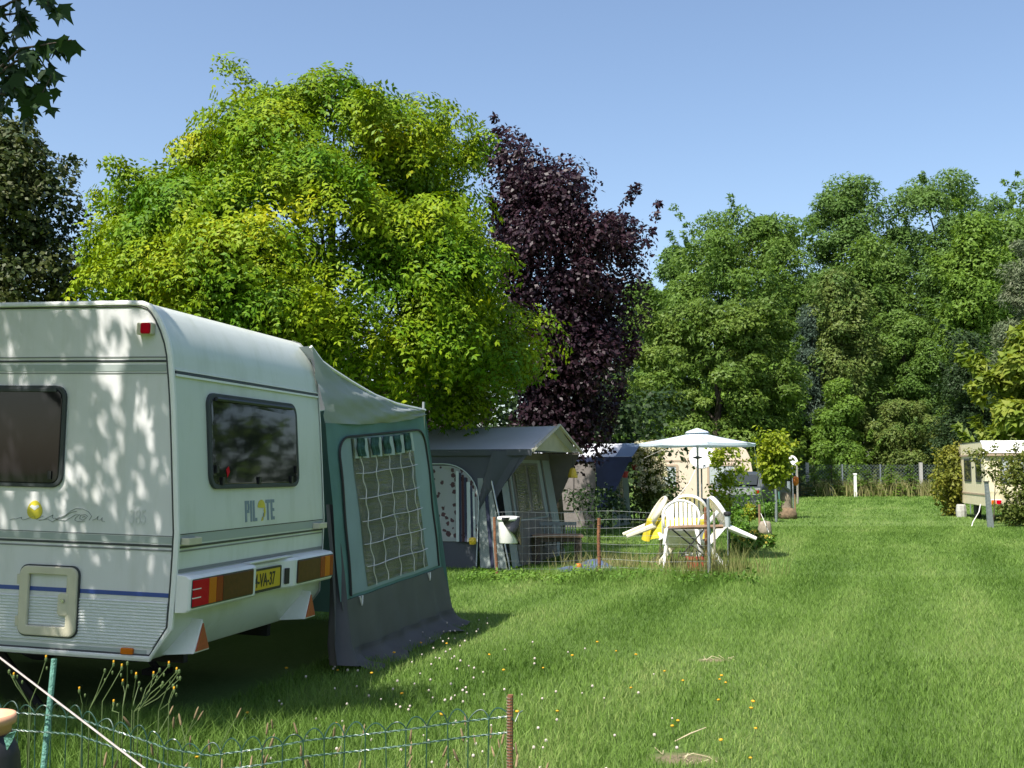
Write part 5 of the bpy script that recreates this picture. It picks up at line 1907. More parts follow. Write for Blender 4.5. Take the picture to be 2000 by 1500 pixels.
def garden_chair(label, loc, yaw, tilt, m, tscale=1.0):
    mt = Matrix.Translation(Vector(loc)) @ Matrix.Rotation(yaw, 4, 'Z') @ Matrix.Rotation(-tilt, 4, 'X') @ Matrix.Translation((0, -0.24, 0)) @ Matrix.Diagonal((tscale, tscale, tscale, 1))
    t = thing('garden_chair', label, 'chair', mat4=mt, group='plastic chairs tipped against the garden table')
    mm = M[m]
    mb = MB()
    mb.patch(lambda a, b: ((-0.23 + 0.46 * a) * (1 - 0.08 * (1 - b)), -0.24 + 0.48 * b, 0.42 - 0.02 * math.sin(math.pi * a) - 0.015 * math.sin(math.pi * b) + (0.02 if b < 0.05 else 0)), 10, 10)
    build('seat', mb, mm, t, smooth=True, solid=0.014)
    # backrest: rim arc and vertical slats
    arc = [(-0.25, -0.25, 0.42)] + [(-0.27 * math.cos(R(a)), -0.27 - 0.10 * (0.28 + 0.52 * math.sin(R(a))) / 0.8, 0.58 + 0.24 * math.sin(R(a))) for a in range(0, 181, 15)] + [(0.25, -0.25, 0.42)]
    mb = MB()
    mb.tube(arc, 0.035, 6, flat=0.6)
    build('back_rim', mb, mm, t, smooth=True)
    for k in range(7):
        x = -0.195 + 0.065 * k
        zt = 0.58 + 0.24 * math.sqrt(max(0, 1 - (x / 0.27) ** 2)) + 0.005
        mb = MB()
        mb.add([(x - 0.021, -0.245, 0.43), (x + 0.021, -0.245, 0.43), (x + 0.021, -0.27 - 0.10 * (zt - 0.45) / 0.35, zt), (x - 0.021, -0.27 - 0.10 * (zt - 0.45) / 0.35, zt)], [(0, 1, 2, 3)])
        build('slat', mb, mm, t, solid=0.012)
    for s in (-1, 1):
        for (y0, x0, y1, x1) in ((0.24, 0.27, 0.20, 0.225), (-0.36, 0.26, -0.20, 0.22)):
            mb = MB()
            mb.tube([(s * x0, y0, 0), (s * x1, y1, 0.42)], [0.026, 0.042], 6, flat=0.7)
            build('leg', mb, mm, t)
        mb = MB()
        mb.tube([(s * 0.235, 0.20, 0.40), (s * 0.27, 0.22, 0.60), (s * 0.275, 0.17, 0.645), (s * 0.27, -0.26, 0.655)], [0.028, 0.028, 0.03, 0.03], 6, flat=0.6)
        build('arm', mb, mm, t, smooth=True)
    return t


garden_chair('cream plastic chair tipped against the left side of the garden table', (2.28, 18.0, 0.0), R(-90), R(48), 'plastic_cream', 1.12)
garden_chair('white plastic chair tipped against the right side of the garden table', (3.42, 17.7, 0.0), R(92), R(46), 'plastic_white', 1.12)
garden_chair('white plastic chair on the near side of the garden table, back towards the lawn', (2.66, 17.25, 0.0), R(-8), R(40), 'plastic_white', 1.05)
garden_chair('white plastic chair on the far side of the garden table, its round back on top', (3.02, 18.72, 0.0), R(165), R(44), 'plastic_white', 1.12)

pp = at(1362, 853, 19.3)
par = thing('parasol', 'pale blue-white parasol standing beside the garden table', 'parasol', (pp[0], 19.3, 0))
mb = MB()
ns = 8
rim_z, top_z = at(1362, 866, 19.3)[2], at(1362, 843, 19.3)[2]
Rp = 1.03


def canopy(a, b):
    th = 2 * math.pi * a
    seg = (a * ns) % 1
    r = Rp * b * (1 - 0.05 * math.sin(math.pi * seg) * b)
    return (r * math.cos(th), r * math.sin(th), top_z + (rim_z - top_z) * b - 0.02 * math.sin(math.pi * b) - 0.015 * math.sin(math.pi * seg) * b)


mb.patch(canopy, 64, 8)
can = build('canopy', mb, M['parasol'], par, smooth=True)
mb = MB()
mb.patch(lambda a, b: (lambda p: (p[0], p[1], p[2] - 0.045 * b))(canopy(a, 1.0)), 64, 1)
build('valance', mb, M['parasol'], can)
mb = MB()
mb.lathe([(0.22, -0.03), (0.19, 0.0), (0.06, 0.045), (0.01, 0.06)], 16, (0, 0, top_z))
build('vent_cap', mb, M['parasol'], can, smooth=True)
mb = MB()
mb.tube([(0, 0, 0), (0, 0, top_z)], 0.02, 8)
build('pole', mb, M['galv'], par)
mb = MB()
mb.lathe([(0.02, -0.03), (0.08, -0.02), (0.085, 0.0), (0.02, 0.02)], 10, (0, 0, at(1362, 893, 19.3)[2]))
build('crank', mb, M['rubber'], par)
for k in range(ns):
    th = 2 * math.pi * k / ns
    mb = MB()
    mb.tube([(0.02 * math.cos(th), 0.02 * math.sin(th), top_z - 0.03), (Rp * math.cos(th), Rp * math.sin(th), rim_z - 0.012)], 0.007, 4)
    build('rib', mb, M['galv'], par)
mb = MB()
mb.lathe([(0.28, 0.0), (0.28, 0.05), (0.10, 0.10), (0.05, 0.25)], 16)
build('base', mb, M['concrete'], par)
mb = MB()
mb.lathe([(0.02, 0.12), (0.16, 0.10), (0.26, 0.04), (0.30, 0.0), (0.29, -0.01)], 20)
mb.v = [(x, y, z * 1.2) for x, y, z in mb.v]
cov = build('grill_lid', mb, mat('grill_dark', (0.03, 0.035, 0.06), 0.3), None, smooth=True)
cov.location = at(1362, 984, 19.9)
tag(cov, 'dark blue domed grill lid behind the white chair backs', 'grill lid')
cov.location[2] = max(cov.location[2] - 0.03, 0.6)
mb = MB()
for a in (90, 210, 330):
    mb.tube([(0.2 * math.cos(R(a)), 0.2 * math.sin(R(a)), 0), (0.28 * math.cos(R(a)), 0.28 * math.sin(R(a)), -cov.location[2])], 0.012, 5)
build('leg', mb, M['galv'], cov)

# wooden-topped folding stand, red crate, posts at the garden corner
fs_ = thing('folding_stand', 'wooden bar on black crossed metal legs at the corner of the wire fence', 'stand', (2.66, 16.55, 0))
za = at(1365, 1031, 16.55)[2]
mb = MB()
mb.tube([(-0.30, 0, za), (0.0, 0, za + 0.01), (0.52, 0, za + 0.02)], [0.03, 0.034, 0.03], 8)
build('wooden_bar', mb, M['wood'], fs_)
for (x0, x1, z1) in ((-0.25, 0.30, 0.22), (-0.08, 0.24, 0.36), (0.24, -0.12, 0.24)):
    mb = MB()
    mb.tube([(x0, 0.02, za - 0.02), (x1, 0.03, z1)], 0.012, 5)
    build('leg', mb, M['black'], fs_)
for x0 in (-0.20, 0.20):
    mb = MB()
    mb.tube([(x0, 0.04, 0.0), (x0 * 0.6, 0.03, 0.34)], 0.012, 5)
    build('leg', mb, M['black'], fs_)
cr_ = thing('red_crate', 'red plastic crate on the grass under the folding stand', 'crate', (2.88, 16.75, 0))
build('base', MB().box((-0.19, -0.14, 0), (0.19, 0.14, 0.02)), M['red_plastic'], cr_)
for (a, b) in (((-0.19, -0.14, 0.02), (0.19, -0.125, 0.20)), ((-0.19, 0.125, 0.02), (0.19, 0.14, 0.20)), ((-0.19, -0.124, 0.02), (-0.175, 0.124, 0.20)), ((0.175, -0.124, 0.02), (0.19, 0.124, 0.20))):
    build('wall', MB().box(a, b), M['red_plastic'], cr_)
build('rim', MB().ring(rrect(-0.21, 0.21, -0.16, 0.16, 0.02, 2), rrect(-0.18, 0.18, -0.13, 0.13, 0.01, 2), lambda a, b, t: (a, b, t), 0.201, 0.225), M['red_plastic'], cr_)
for i, (u, vt, vb, m, r_, lb) in enumerate(((1385, 972, 1130, 'galv', 0.022, 'grey galvanised corner post of the garden wire fence'), (1379, 990, 1118, 'rust', 0.022, 'brown rusty post beside the galvanised corner post'), (1396, 1000, 1122, 'wood_grey', 0.018, 'thin weathered stake right of the galvanised corner post'))):
    b_ = gnd(u, vb)
    h = at(u, vt, b_[1])[2]
    mb = MB()
    mb.tube([(0, 0, -0.05), (0.005, 0, h * 0.5), (0, 0, h - 0.02), (0, 0, h)], [r_, r_, r_, r_ * 0.7], 8)
    p_ = build('fence_post', mb, M[m])
    p_.location = b_
    tag(p_, lb, 'post', 'posts at the garden corner')
# solar lamp on a stake
b_ = gx(1418, 16.4)
sl = thing('solar_lamp', 'small solar lamp with black cap on a thin stake beside the right tipped chair', 'lamp', b_)
zc = at(1418, 1003, 16.4)[2]
mb = MB()
mb.tube([(0, 0, 0), (0, 0, zc - 0.20)], 0.008, 6)
build('stake', mb, M['galv'], sl)
build('cap', MB().lathe([(0.055, -0.03), (0.06, -0.01), (0.055, 0.02), (0.01, 0.03)], 12, (0, 0, zc)), M['black'], sl)
build('shade', MB().lathe([(0.035, -0.20), (0.045, -0.035), (0.03, -0.03)], 12, (0, 0, zc)), M['pane_pale'], sl)

# ------------------------------------------------------------------ wire fence round the garden
wf = thing('wire_fence', 'galvanised square wire mesh fence in front of the grey awning and garden', 'fence', (0, 0, 0))
fpts = [np.array([-0.237, 15.92, 0]), np.array([1.296, 16.38, 0]), np.array([2.85, 15.92, 0])]
hgt = 0.93


def fence_pt(t):
    return interp_poly(fpts, t)


nv_ = 32
for k in range(8):
    z = 0.10 + k * (hgt - 0.10) / 7
    mb = MB()
    mb.tube([fence_pt(t) + np.array([0, 0, z + 0.012 * math.sin(t * 13 + k)]) for t in np.linspace(0.0, 1, 40)], 0.0018, 4)
    build('line_wire', mb, M['wire'], wf)
mb = MB()
mb.tube([(0, 0, 0.08), (0.004, 0, 0.5), (0, 0, hgt)], 0.0011, 3)
first = build('stay_wire', mb, M['wire'], wf)
first.location = fence_pt(0.0)
for k in range(1, nv_ + 1):
    share('stay_wire', first, wf, fence_pt(k / nv_))
b_ = gnd(1170, 1122)
mb = MB()
h = at(1170, 1011, b_[1])[2]
mb.tube([(0, 0, -0.1)] + [(0.004 * math.sin(k), 0, h * k / 8) for k in range(9)], 0.026, 8)
rp_ = build('fence_post', mb, M['rust'])
rp_.location = b_
tag(rp_, 'single rusty iron post standing in front of the wire mesh fence', 'post')
for z in np.arange(0.15, h, 0.115):
    build('notch', MB().lathe([(0.0265, -0.004), (0.0275, 0.0), (0.0265, 0.004)], 8, (0.003, 0, z)), M['black'], rp_)
b_ = gnd(968, 1126)
h = at(968, 1010, b_[1])[2]
mb = MB()
mb.tube([(0.03, 0, -0.1), (-0.01, 0, h * 0.6), (-0.02, 0, h)], 0.022, 8)
bp_ = build('fence_post', mb, M['rust'])
bp_.location = b_
tag(bp_, 'rusty leaning post that carries the white bucket', 'post')
bk = thing('bucket', 'white bucket half covered by a black bag on the rusty post', 'bucket', (b_[0] + 0.19, b_[1] - 0.06, 0))
zt, zb_ = at(990, 1012, 15.9)[2], at(990, 1062, 15.9)[2]
mb = MB()
mb.lathe([(0.130, 0.0), (0.135, 0.01), (0.155, zt - zb_ - 0.02), (0.155, zt - zb_)], 18, (0, 0, zb_))
build('pail', mb, M['plastic_white'], bk, smooth=True)
mb = MB()
mb.lathe([(0.165, -0.03), (0.170, 0.0), (0.165, 0.025), (0.10, 0.035), (0.01, 0.035)], 18, (0, 0, zt - 0.01))
build('rim', mb, M['white_trim'], bk, smooth=True)


def bag(a, b):
    th = R(-125 + 190 * a) + 0.2 * b
    r = 0.168 + 0.02 * math.sin(a * 14 + b * 5) + 0.02 * b * (1 - b)
    cut = max(0.0, 0.75 - a * 1.3)
    z = zt + 0.015 - (0.02 + (zt - zb_ + 0.02) * (1 - cut)) * b
    return (r * math.cos(th), r * math.sin(th), z)


mb = MB()
mb.patch(bag, 24, 12)
build('bag', mb, mat('black_bag', (0.02, 0.021, 0.024), 0.25, bump=0.3, bscale=20), bk, smooth=True)

# ------------------------------------------------------------------ saplings, shrubs and small plants of the garden
def shrub(name, label, prof, d, n_cl, rc, per, size, leaf, seed, cat='shrub', group=None, stem=0.03, **kw):
    return tree(name, label, prof, d, n_cl, rc, per, size, leaf, seed, cat=cat, group=group, trunk=stem, nlimb=12, ttop=0.8, **kw)


shrub('sapling', 'thin open sapling with yellow-green leaves in front of the grey car', [(860, 1395, 1415), (890, 1385, 1470), (920, 1388, 1465), (950, 1395, 1445), (990, 1395, 1430), (1030, 1405, 1425)], 20.5, 30, 0.16, 34, 0.085, 'youngleaf', 101, cat='tree', stem=0.018, shell=0.1, inner=0.2)
shrub('sapling', 'dense yellow-green sapling between the car and the small dish', [(845, 1490, 1530), (865, 1480, 1548), (900, 1478, 1548), (930, 1485, 1540), (950, 1498, 1522)], 35, 46, 0.28, 44, 0.15, 'youngleaf', 102, cat='tree', stem=0.045, shell=0.1, inner=0.2)
hy = shrub('flowering_shrub', 'shrub with pale cream blossom between the blue awning and the beige caravan', [(868, 1235, 1285), (890, 1240, 1300), (920, 1245, 1306), (955, 1242, 1300), (985, 1245, 1290), (1015, 1250, 1285)], 30.5, 48, 0.26, 60, 0.10, 'shrub', 103, stem=0.03, shell=0.1, inner=0.2)
rs = np.random.default_rng(104)
pw = profile_world([(862, 1225, 1285), (890, 1232, 1302), (930, 1240, 1308), (960, 1245, 1300)], 30.3)
cl = crown_clumps(pw, 30.3, 90, 0.1, rs, 0.9, 0.9)
cl[:, 1] = 30.4 - np.abs(cl[:, 1] - 30.4)
V, F = leaves_in(cl, 0.09, 22, rs, 0.055, (cl[:, 0].mean(), 30.5), shell=0.2)
npmesh('blossom', V - np.array(hy.location), F, M['hydrangea'], hy)
shrub('golden_conifer', 'small golden dwarf conifer in the garden bed', [(983, 1460, 1467), (995, 1454, 1472), (1008, 1452, 1475), (1016, 1455, 1473)], 27, 22, 0.10, 70, 0.06, 'thuja', 105, stem=0.02, shell=0.3, inner=0.3)
for i, (u, v, Y, w_, h_, lf, lb) in enumerate(((1440, 1010, 22.5, 0.22, 0.45, 'weed', 'leafy border plant left of the golden conifer'), (1445, 1035, 20.5, 0.20, 0.30, 'yellow_flower', 'clump of pale yellow flowers under the tipped chair leg'),
                                        (1470, 1035, 21.5, 0.22, 0.32, 'yellow_flower', 'clump of pale yellow flowers right of the tipped chair'), (1492, 1040, 22.0, 0.16, 0.22, 'yellow_flower', 'low yellow flowers beside the stone at the lawn edge'),
                                        (1300, 985, 27, 0.4, 0.8, 'rusty', 'reddish leafed plant in front of the beige caravan'), (1325, 940, 33, 0.8, 1.5, 'rusty', 'red-brown bush below the beige caravan window'),
                                        (1420, 1000, 25, 0.4, 0.7, 'weed', 'green plant behind the garden chairs'), (1505, 1005, 33, 0.35, 0.6, 'weed', 'low green plant at the foot of the dense sapling'), (1150, 1000, 24, 0.7, 1.2, 'dark_leaf', 'dark bush in the shade beside the grey awning'),
                                        (1190, 1000, 26.5, 0.5, 1.15, 'dark_leaf', 'dark pot plant against the blue awning'), (1446, 985, 29, 0.95, 1.25, 'weed', 'pale green bush beside the parked car'))):
    rs = np.random.default_rng(120 + i)
    b_ = gx(u, Y)
    t = thing('garden_plant', lb, 'plant', b_, group='plants of the garden bed')
    cl = np.stack([rs.normal(0, w_ * 0.4, 16), rs.normal(0, w_ * 0.4, 16), h_ * rs.uniform(0.3, 0.9, 16)], 1)
    V, F = leaves_in(cl, w_ * 0.45, 36, rs, 0.09, (0, 0), shell=0.1)
    npmesh('foliage', V, F, M[lf if lf != 'yellow_flower' else 'weed'], t)
    if lf == 'yellow_flower':
        c2 = cl.copy()
        c2[:, 2] += h_ * 0.2
        V, F = leaves_in(c2, w_ * 0.3, 12, rs, 0.06, (0, 0), shell=0.3)
        npmesh('blossom', V, F, M['yellow_flower'], t)
    mb = MB()
    for k in range(5):
        c = cl[k]
        mb.tube([(0.02 * k - 0.04, 0, 0), (c[0] * 0.6, c[1] * 0.6, c[2] * 0.6), tuple(c)], [0.01, 0.008, 0.004], 4)
    build('stem', mb, M['stem'], t)
# leafy weeds along the foot of the wire fence
rs = np.random.default_rng(140)
n_ = 48
cl = np.stack([rs.uniform(-0.6, 3.3, n_), 15.5 + rs.normal(0, 0.30, n_), rs.uniform(0.0, 0.09, n_)], 1)
V, F = leaves_in(cl, 0.20, 50, rs, 0.06, (1.2, 20), shell=0.05, flat=0.5, upn=1.0, aspect=0.45)
tag(npmesh('weeds', V, F, M['weed']), 'low leafy weeds along the foot of the wire mesh fence', 'weeds', kind='stuff')
# tall dry grass round the garden corner
def stalks(name, label, n_, cx, cy, sx_, sy_, h0, h1, m, seed, w_=0.006):
    rs = np.random.default_rng(seed)
    x = rs.normal(cx, sx_, n_)
    y = rs.normal(cy, sy_, n_)
    h = rs.uniform(h0, h1, n_)
    az = rs.uniform(0, 2 * np.pi, n_)
    S = np.stack([np.cos(az), np.sin(az), np.zeros(n_)], 1) * w_ / 2
    ld = rs.normal(0, 0.28, (n_, 3)) * h[:, None]
    ld[:, 2] = h
    B = np.stack([x, y, np.zeros(n_)], 1)
    Mi = B + ld * np.array([0.3, 0.3, 0.55])
    V = np.stack([B - S, B + S, Mi + S * 0.8, Mi - S * 0.8, B + ld], 1).reshape(-1, 3)
    i = np.arange(n_)[:, None] * 5
    F = np.concatenate([i + np.array([0, 1, 2]), i + np.array([0, 2, 3]), i + np.array([3, 2, 4])], 0)
    return tag(npmesh(name, V, F, M[m]), label, 'grass', kind='stuff')


stalks('tall_grass', 'dry seeding grass around the galvanised corner post', 500, 3.0, 16.0, 0.35, 0.25, 0.2, 0.6, 'drygrass', 141, 0.009)
stalks('tall_grass', 'dry grass between the blue sheet and the garden table', 700, 1.7, 17.2, 0.5, 0.5, 0.12, 0.32, 'drygrass', 142, 0.010)
stalks('tall_grass', 'pale tall grass along the far chain link fence', 5200, 22.5, 65.0, 6.5, 0.9, 0.4, 1.1, 'drygrass', 143, 0.05)
# guy-rope post, stone, stump, pots on the left verge of the lawn
b_ = gnd(1484, 1042)
h = at(1483, 985, b_[1])[2]
p_ = build('rope_post', MB().tube([(0, 0, -0.05), (0, 0, h)], 0.03, 8), M['wood'])
p_.location = b_
tag(p_, 'brown wooden post with guy rope beside the golden conifer', 'post')
b_ = gnd(1494, 1045)
mb = MB()
mb.lathe([(0.16, 0.0), (0.17, 0.1), (0.15, 0.26), (0.11, 0.32), (0.02, 0.34)], 9)
mb.v = [(x * (1 + 0.15 * math.sin(z * 20 + x * 9)), y, z) for x, y, z in mb.v]
p_ = build('boundary_stone', mb, M['stone'], None, smooth=True)
p_.location = b_
tag(p_, 'brownish upright stone at the lawn edge below the guy ropes', 'stone')
b_ = gnd(1537, 1013)
st = thing('tree_stump', 'old tree stump with a stone base left of the small dish', 'stump', b_)
h = at(1533, 962, b_[1])[2]
mb = MB()
mb.lathe([(0.20, 0.0), (0.19, 0.3), (0.16, h * 0.7), (0.17, h)], 10, (0, 0.05, 0))
mb.v = [(x * (1 + 0.12 * math.sin(z * 9 + x * 20)), y, z) for x, y, z in mb.v]
build('trunk', mb, M['bark_pale'], st, smooth=True)
mb = MB()
mb.lathe([(0.30, 0.0), (0.30, 0.15), (0.22, 0.33), (0.05, 0.36)], 10, (0.0, -0.12, 0))
build('stone_base', mb, M['moss_stump'], st, smooth=True)
for i, (u, vt, vb, m, r_, lb) in enumerate(((1516, 955, 1020, 'galv', 0.04, 'grey stake supporting the dense sapling'), (1522, 960, 1008, 'green_post', 0.035, 'thin greenish stake right of the grey stake'), (1541, 940, 985, 'galv', 0.09, 'pale grey metal plate post next to the stump'),
                                            (1558, 905, 985, 'wood_grey', 0.05, 'weathered post holding the small dish'), (1553, 965, 1005, 'wood', 0.03, 'orange-brown short stake right of the stump'), (1625, 945, 970, 'galv', 0.12, 'grey marker post at the far end of the lawn'))):
    b_ = gnd(u, vb)
    h = at(u, vt, b_[1])[2]
    p_ = build('stake', MB().tube([(0, 0, -0.05), (0.01, 0, h * 0.5), (0, 0, h)], [r_, r_, r_ * 0.8], 7), M[m])
    p_.location = b_
    tag(p_, lb, 'stake', 'stakes along the left verge')
b_ = at(1554, 941, 36)
p_ = build('hanging_lantern', MB().lathe([(0.03, 0.18), (0.09, 0.14), (0.10, -0.02), (0.06, -0.12), (0.01, -0.13)], 10), M['orange'])
p_.location = b_
tag(p_, 'orange lantern hanging by the small dish post', 'lantern')
build('hanger', MB().tube([(0, 0, 0.17), (0.03, 0, 0.4), (0.1, 0, 0.45)], 0.01, 5), M['galv'], p_)
b_ = gnd(1671, 971)
h = at(1671, 928, b_[1])[2]
wp = thing('white_post', 'white post standing alone at the far end of the lawn', 'post', b_)
build('shaft', MB().box((-0.07, -0.06, 0), (0.07, 0.06, h)), M['white_paint'], wp)
build('cap', MB().box((-0.10, -0.08, h), (0.10, 0.08, h + 0.1)), M['white_paint'], wp, bevel=0.02)


def rope(name, label, pts, r_, m):
    mb = MB()
    mb.tube(pts, r_, 5)
    p_ = build(name, mb, M[m])
    tag(p_, label, 'rope')
    return p_


rope('guy_rope', 'white guy rope from the parasol rim down to the lawn edge', [at(1473, 872, 19.6), at(1500, 1045, 21.5)], 0.006, 'rope_white')
rope('guy_rope', 'white guy rope crossing the thin sapling to the wooden post', [at(1432, 905, 20.0), at(1478, 988, 21.5)], 0.006, 'rope_white')
rope('guy_rope', 'short white rope from the wooden post to the stone', [at(1486, 1003, 21.6), at(1502, 1040, 21.2)], 0.006, 'rope_white')
rope('guy_rope', 'pale rope from the grey awning ridge towards the parasol', [at(1258, 895, 23.0), at(1316, 868, 19.8)], 0.005, 'rope_white')
rope('guy_rope', 'cream cord curving from the dish down behind the chairs', [at(1358, 918, 22.0), at(1345, 945, 21.6), at(1322, 972, 21), at(1305, 992, 20.5), at(1290, 1005, 20)], 0.008, 'rope_white')

# ------------------------------------------------------------------ cream caravan and bushes on the right
rc_, RM, rw, rl = plain_caravan('cream_caravan', 'cream caravan with white roof behind bushes at the right edge', 1920, 870, 33.0, R(102), 2.1, 4.2, 'cream_panel', 'white_paint')
# x = 0 plane faces left here; the rear (y = 0 side) faces the camera
rc_.matrix_world = Matrix.Translation(Vector((gx(1920, 33.0)[0], 33.0, 0))) @ Matrix.Rotation(R(-12), 4, 'Z')
for y0, y1 in ((0.5, 1.2), (2.0, 3.0)):
    f_ = build('window', MB().ring(rrect(y0 - 0.05, y1 + 0.05, 1.18, 1.92, 0.05, 2), rrect(y0, y1, 1.24, 1.86, 0.04, 2), sx, -0.02, 0.0), M['rubber'], rc_)
    build('pane', MB().prism(rrect(y0, y1, 1.24, 1.86, 0.04, 2), sx, -0.002, -0.012), M['pane_dark'], f_)
f_ = build('window', MB().ring(rrect(0.42, 1.68, 1.16, 1.90, 0.06, 2), rrect(0.48, 1.62, 1.22, 1.84, 0.05, 2), lambda a, b, t: (a, t - 0.06 + 0.13 * max(0, b - 1.5), b), -0.045, -0.02), M['rubber'], rc_)
build('pane', MB().prism(rrect(0.48, 1.62, 1.22, 1.84, 0.05, 2), lambda a, b, t: (a, t - 0.06 + 0.13 * max(0, b - 1.5), b), -0.03, -0.042), M['pane_pale'], f_)
build('gutter', MB().box((-0.02, -0.10, 1.98), (rw + 0.02, 0.0, 2.03)), M['beige_dark'], rc_)
build('gutter', MB().box((-0.03, 0.0, 1.99), (-0.002, rl - 0.1, 2.04)), M['beige_dark'], rc_)
build('waist_trim', MB().box((-0.015, 0.0, 0.78), (-0.002, rl - 0.1, 0.83)), M['beige_dark'], rc_)
lb_ = build('light_bar', MB().box((0.0, -0.20, 0.50), (0.42, -0.085, 0.68)), M['white_paint'], rc_, bevel=0.01)
build('indicator', MB().box((0.12, -0.215, 0.53), (0.24, -0.201, 0.65)), M['amber_lens'], lb_)
build('tail_light', MB().box((0.26, -0.215, 0.53), (0.40, -0.201, 0.65)), M['red_lens'], lb_)
for x in (0.1, 1.85):
    mb = MB()
    mb.lathe([(0.18, 0.0), (0.29, 0.01), (0.30, 0.07), (0.29, 0.14), (0.18, 0.15)], 16, (x, 2.1, 0.30), 'x')
    build('wheel', mb, M['tyre'], rc_, smooth=True)
shrub('goldenrod_shrub', 'olive-gold feathery shrub left of the cream caravan', [(872, 1845, 1885), (900, 1825, 1895), (930, 1812, 1895), (960, 1815, 1890), (985, 1828, 1885), (1000, 1840, 1880)], 37, 60, 0.30, 70, 0.12, 'goldshrub', 150, shell=0.1, inner=0.2, stem=0.04)
shrub('bush', 'dark leafy bush at the right edge in front of the cream caravan', [(870, 1985, 2040), (905, 1962, 2060), (950, 1952, 2070), (1000, 1955, 2070), (1022, 1965, 2060)], 30, 85, 0.28, 75, 0.10, 'shrub', 151, shell=0.1, inner=0.2, stem=0.04)
shrub('climber', 'thin trailing branches with sparse leaves hanging over the cream caravan', [(872, 1880, 1950), (890, 1885, 1985), (910, 1905, 2000), (935, 1920, 2000)], 31.2, 34, 0.18, 26, 0.09, 'shrub', 152, shell=0.1, inner=0.1, stem=0.02, base=(13.7, 31.2, 0))
b_ = gnd(1935, 1031)
h = at(1932, 942, b_[1])[2]
wp = thing('grey_post', 'slanting grey-white metal post in front of the cream caravan', 'post', b_)
mb = MB()
mb.add([(-0.075, -0.05, 0), (0.075, -0.05, 0), (0.075, 0.05, 0), (-0.075, 0.05, 0), (-0.115, -0.05, h), (-0.035, -0.05, h), (-0.035, 0.05, h), (-0.115, 0.05, h)], [(0, 3, 2, 1), (4, 5, 6, 7), (0, 1, 5, 4), (1, 2, 6, 5), (2, 3, 7, 6), (3, 0, 4, 7)])
build('shaft', mb, M['galv'], wp)
build('cap', MB().box((-0.13, -0.07, h), (-0.02, 0.07, h + 0.03)), M['rubber'], wp)
b_ = gnd(1878, 1010)
mb = MB()
mb.lathe([(0.16, 0), (0.17, 0.2), (0.15, 0.38), (0.13, 0.42)], 9)
p_ = build('log_stump', mb, M['concrete'])
p_.location = b_
tag(p_, 'pale short stump at the foot of the cream caravan', 'stump')
for k, (u, lb) in enumerate(((1868, 'left wire fence panel post by the cream caravan'), (1896, 'right wire fence panel post by the cream caravan'))):
    b_ = gnd(u, 1004)
    p_ = build('mesh_post', MB().tube([(0, 0, 0), (0, 0, 0.75)], 0.02, 6), M['galv'])
    p_.location = b_
    tag(p_, lb, 'post', 'small mesh posts by the cream caravan')
rope('cable', 'white cable running from the cream caravan lamp down to the grass', [at(1915, 985, 31), at(1912, 1000, 30.6), at(1900, 1020, 30), at(1898, 1028, 29.8)], 0.014, 'rope_white')

# ------------------------------------------------------------------ chain link fence, young firs
cf = thing('chain_link_fence', 'long chain link fence with concrete posts along the wood edge', 'fence', (0, 0, 0))
fy = 66.0
post0 = None
for k, u in enumerate((1480, 1575, 1643, 1717, 1796, 1870, 1950)):
    x = (u - 1000) / FOC * fy
    mb = MB()
    big = k in (1, 4)
    w_ = 0.085 if big else 0.035
    mb.box((x - w_, fy - w_, 0), (x + w_, fy + w_, 2.0 if big else 1.9))
    build('post', mb, M['concrete' if big else 'galv'], cf)
mb = MB()
x0, x1 = (1480 - 1000) / FOC * fy, (2080 - 1000) / FOC * fy
q = 0.20
nx = int((x1 - x0) / q)
vs, fs = [], []
for k in range(-10, nx):
    for s in (1, -1):
        xa = x0 + k * q if s == 1 else x0 + k * q + 1.8
        xb = xa + s * 1.8
        a_, b__ = np.array([xa, fy, 0.08]), np.array([xb, fy, 1.88])
        w_ = 0.011
        n0 = len(vs)
        vs += [a_ + [w_, 0, 0], a_ - [w_, 0, 0], b__ - [w_, 0, 0], b__ + [w_, 0, 0]]
        fs.append((n0, n0 + 1, n0 + 2, n0 + 3))
mb.add(vs, fs)
cl_ = build('mesh', mb, M['chain'], cf, kind='stuff')
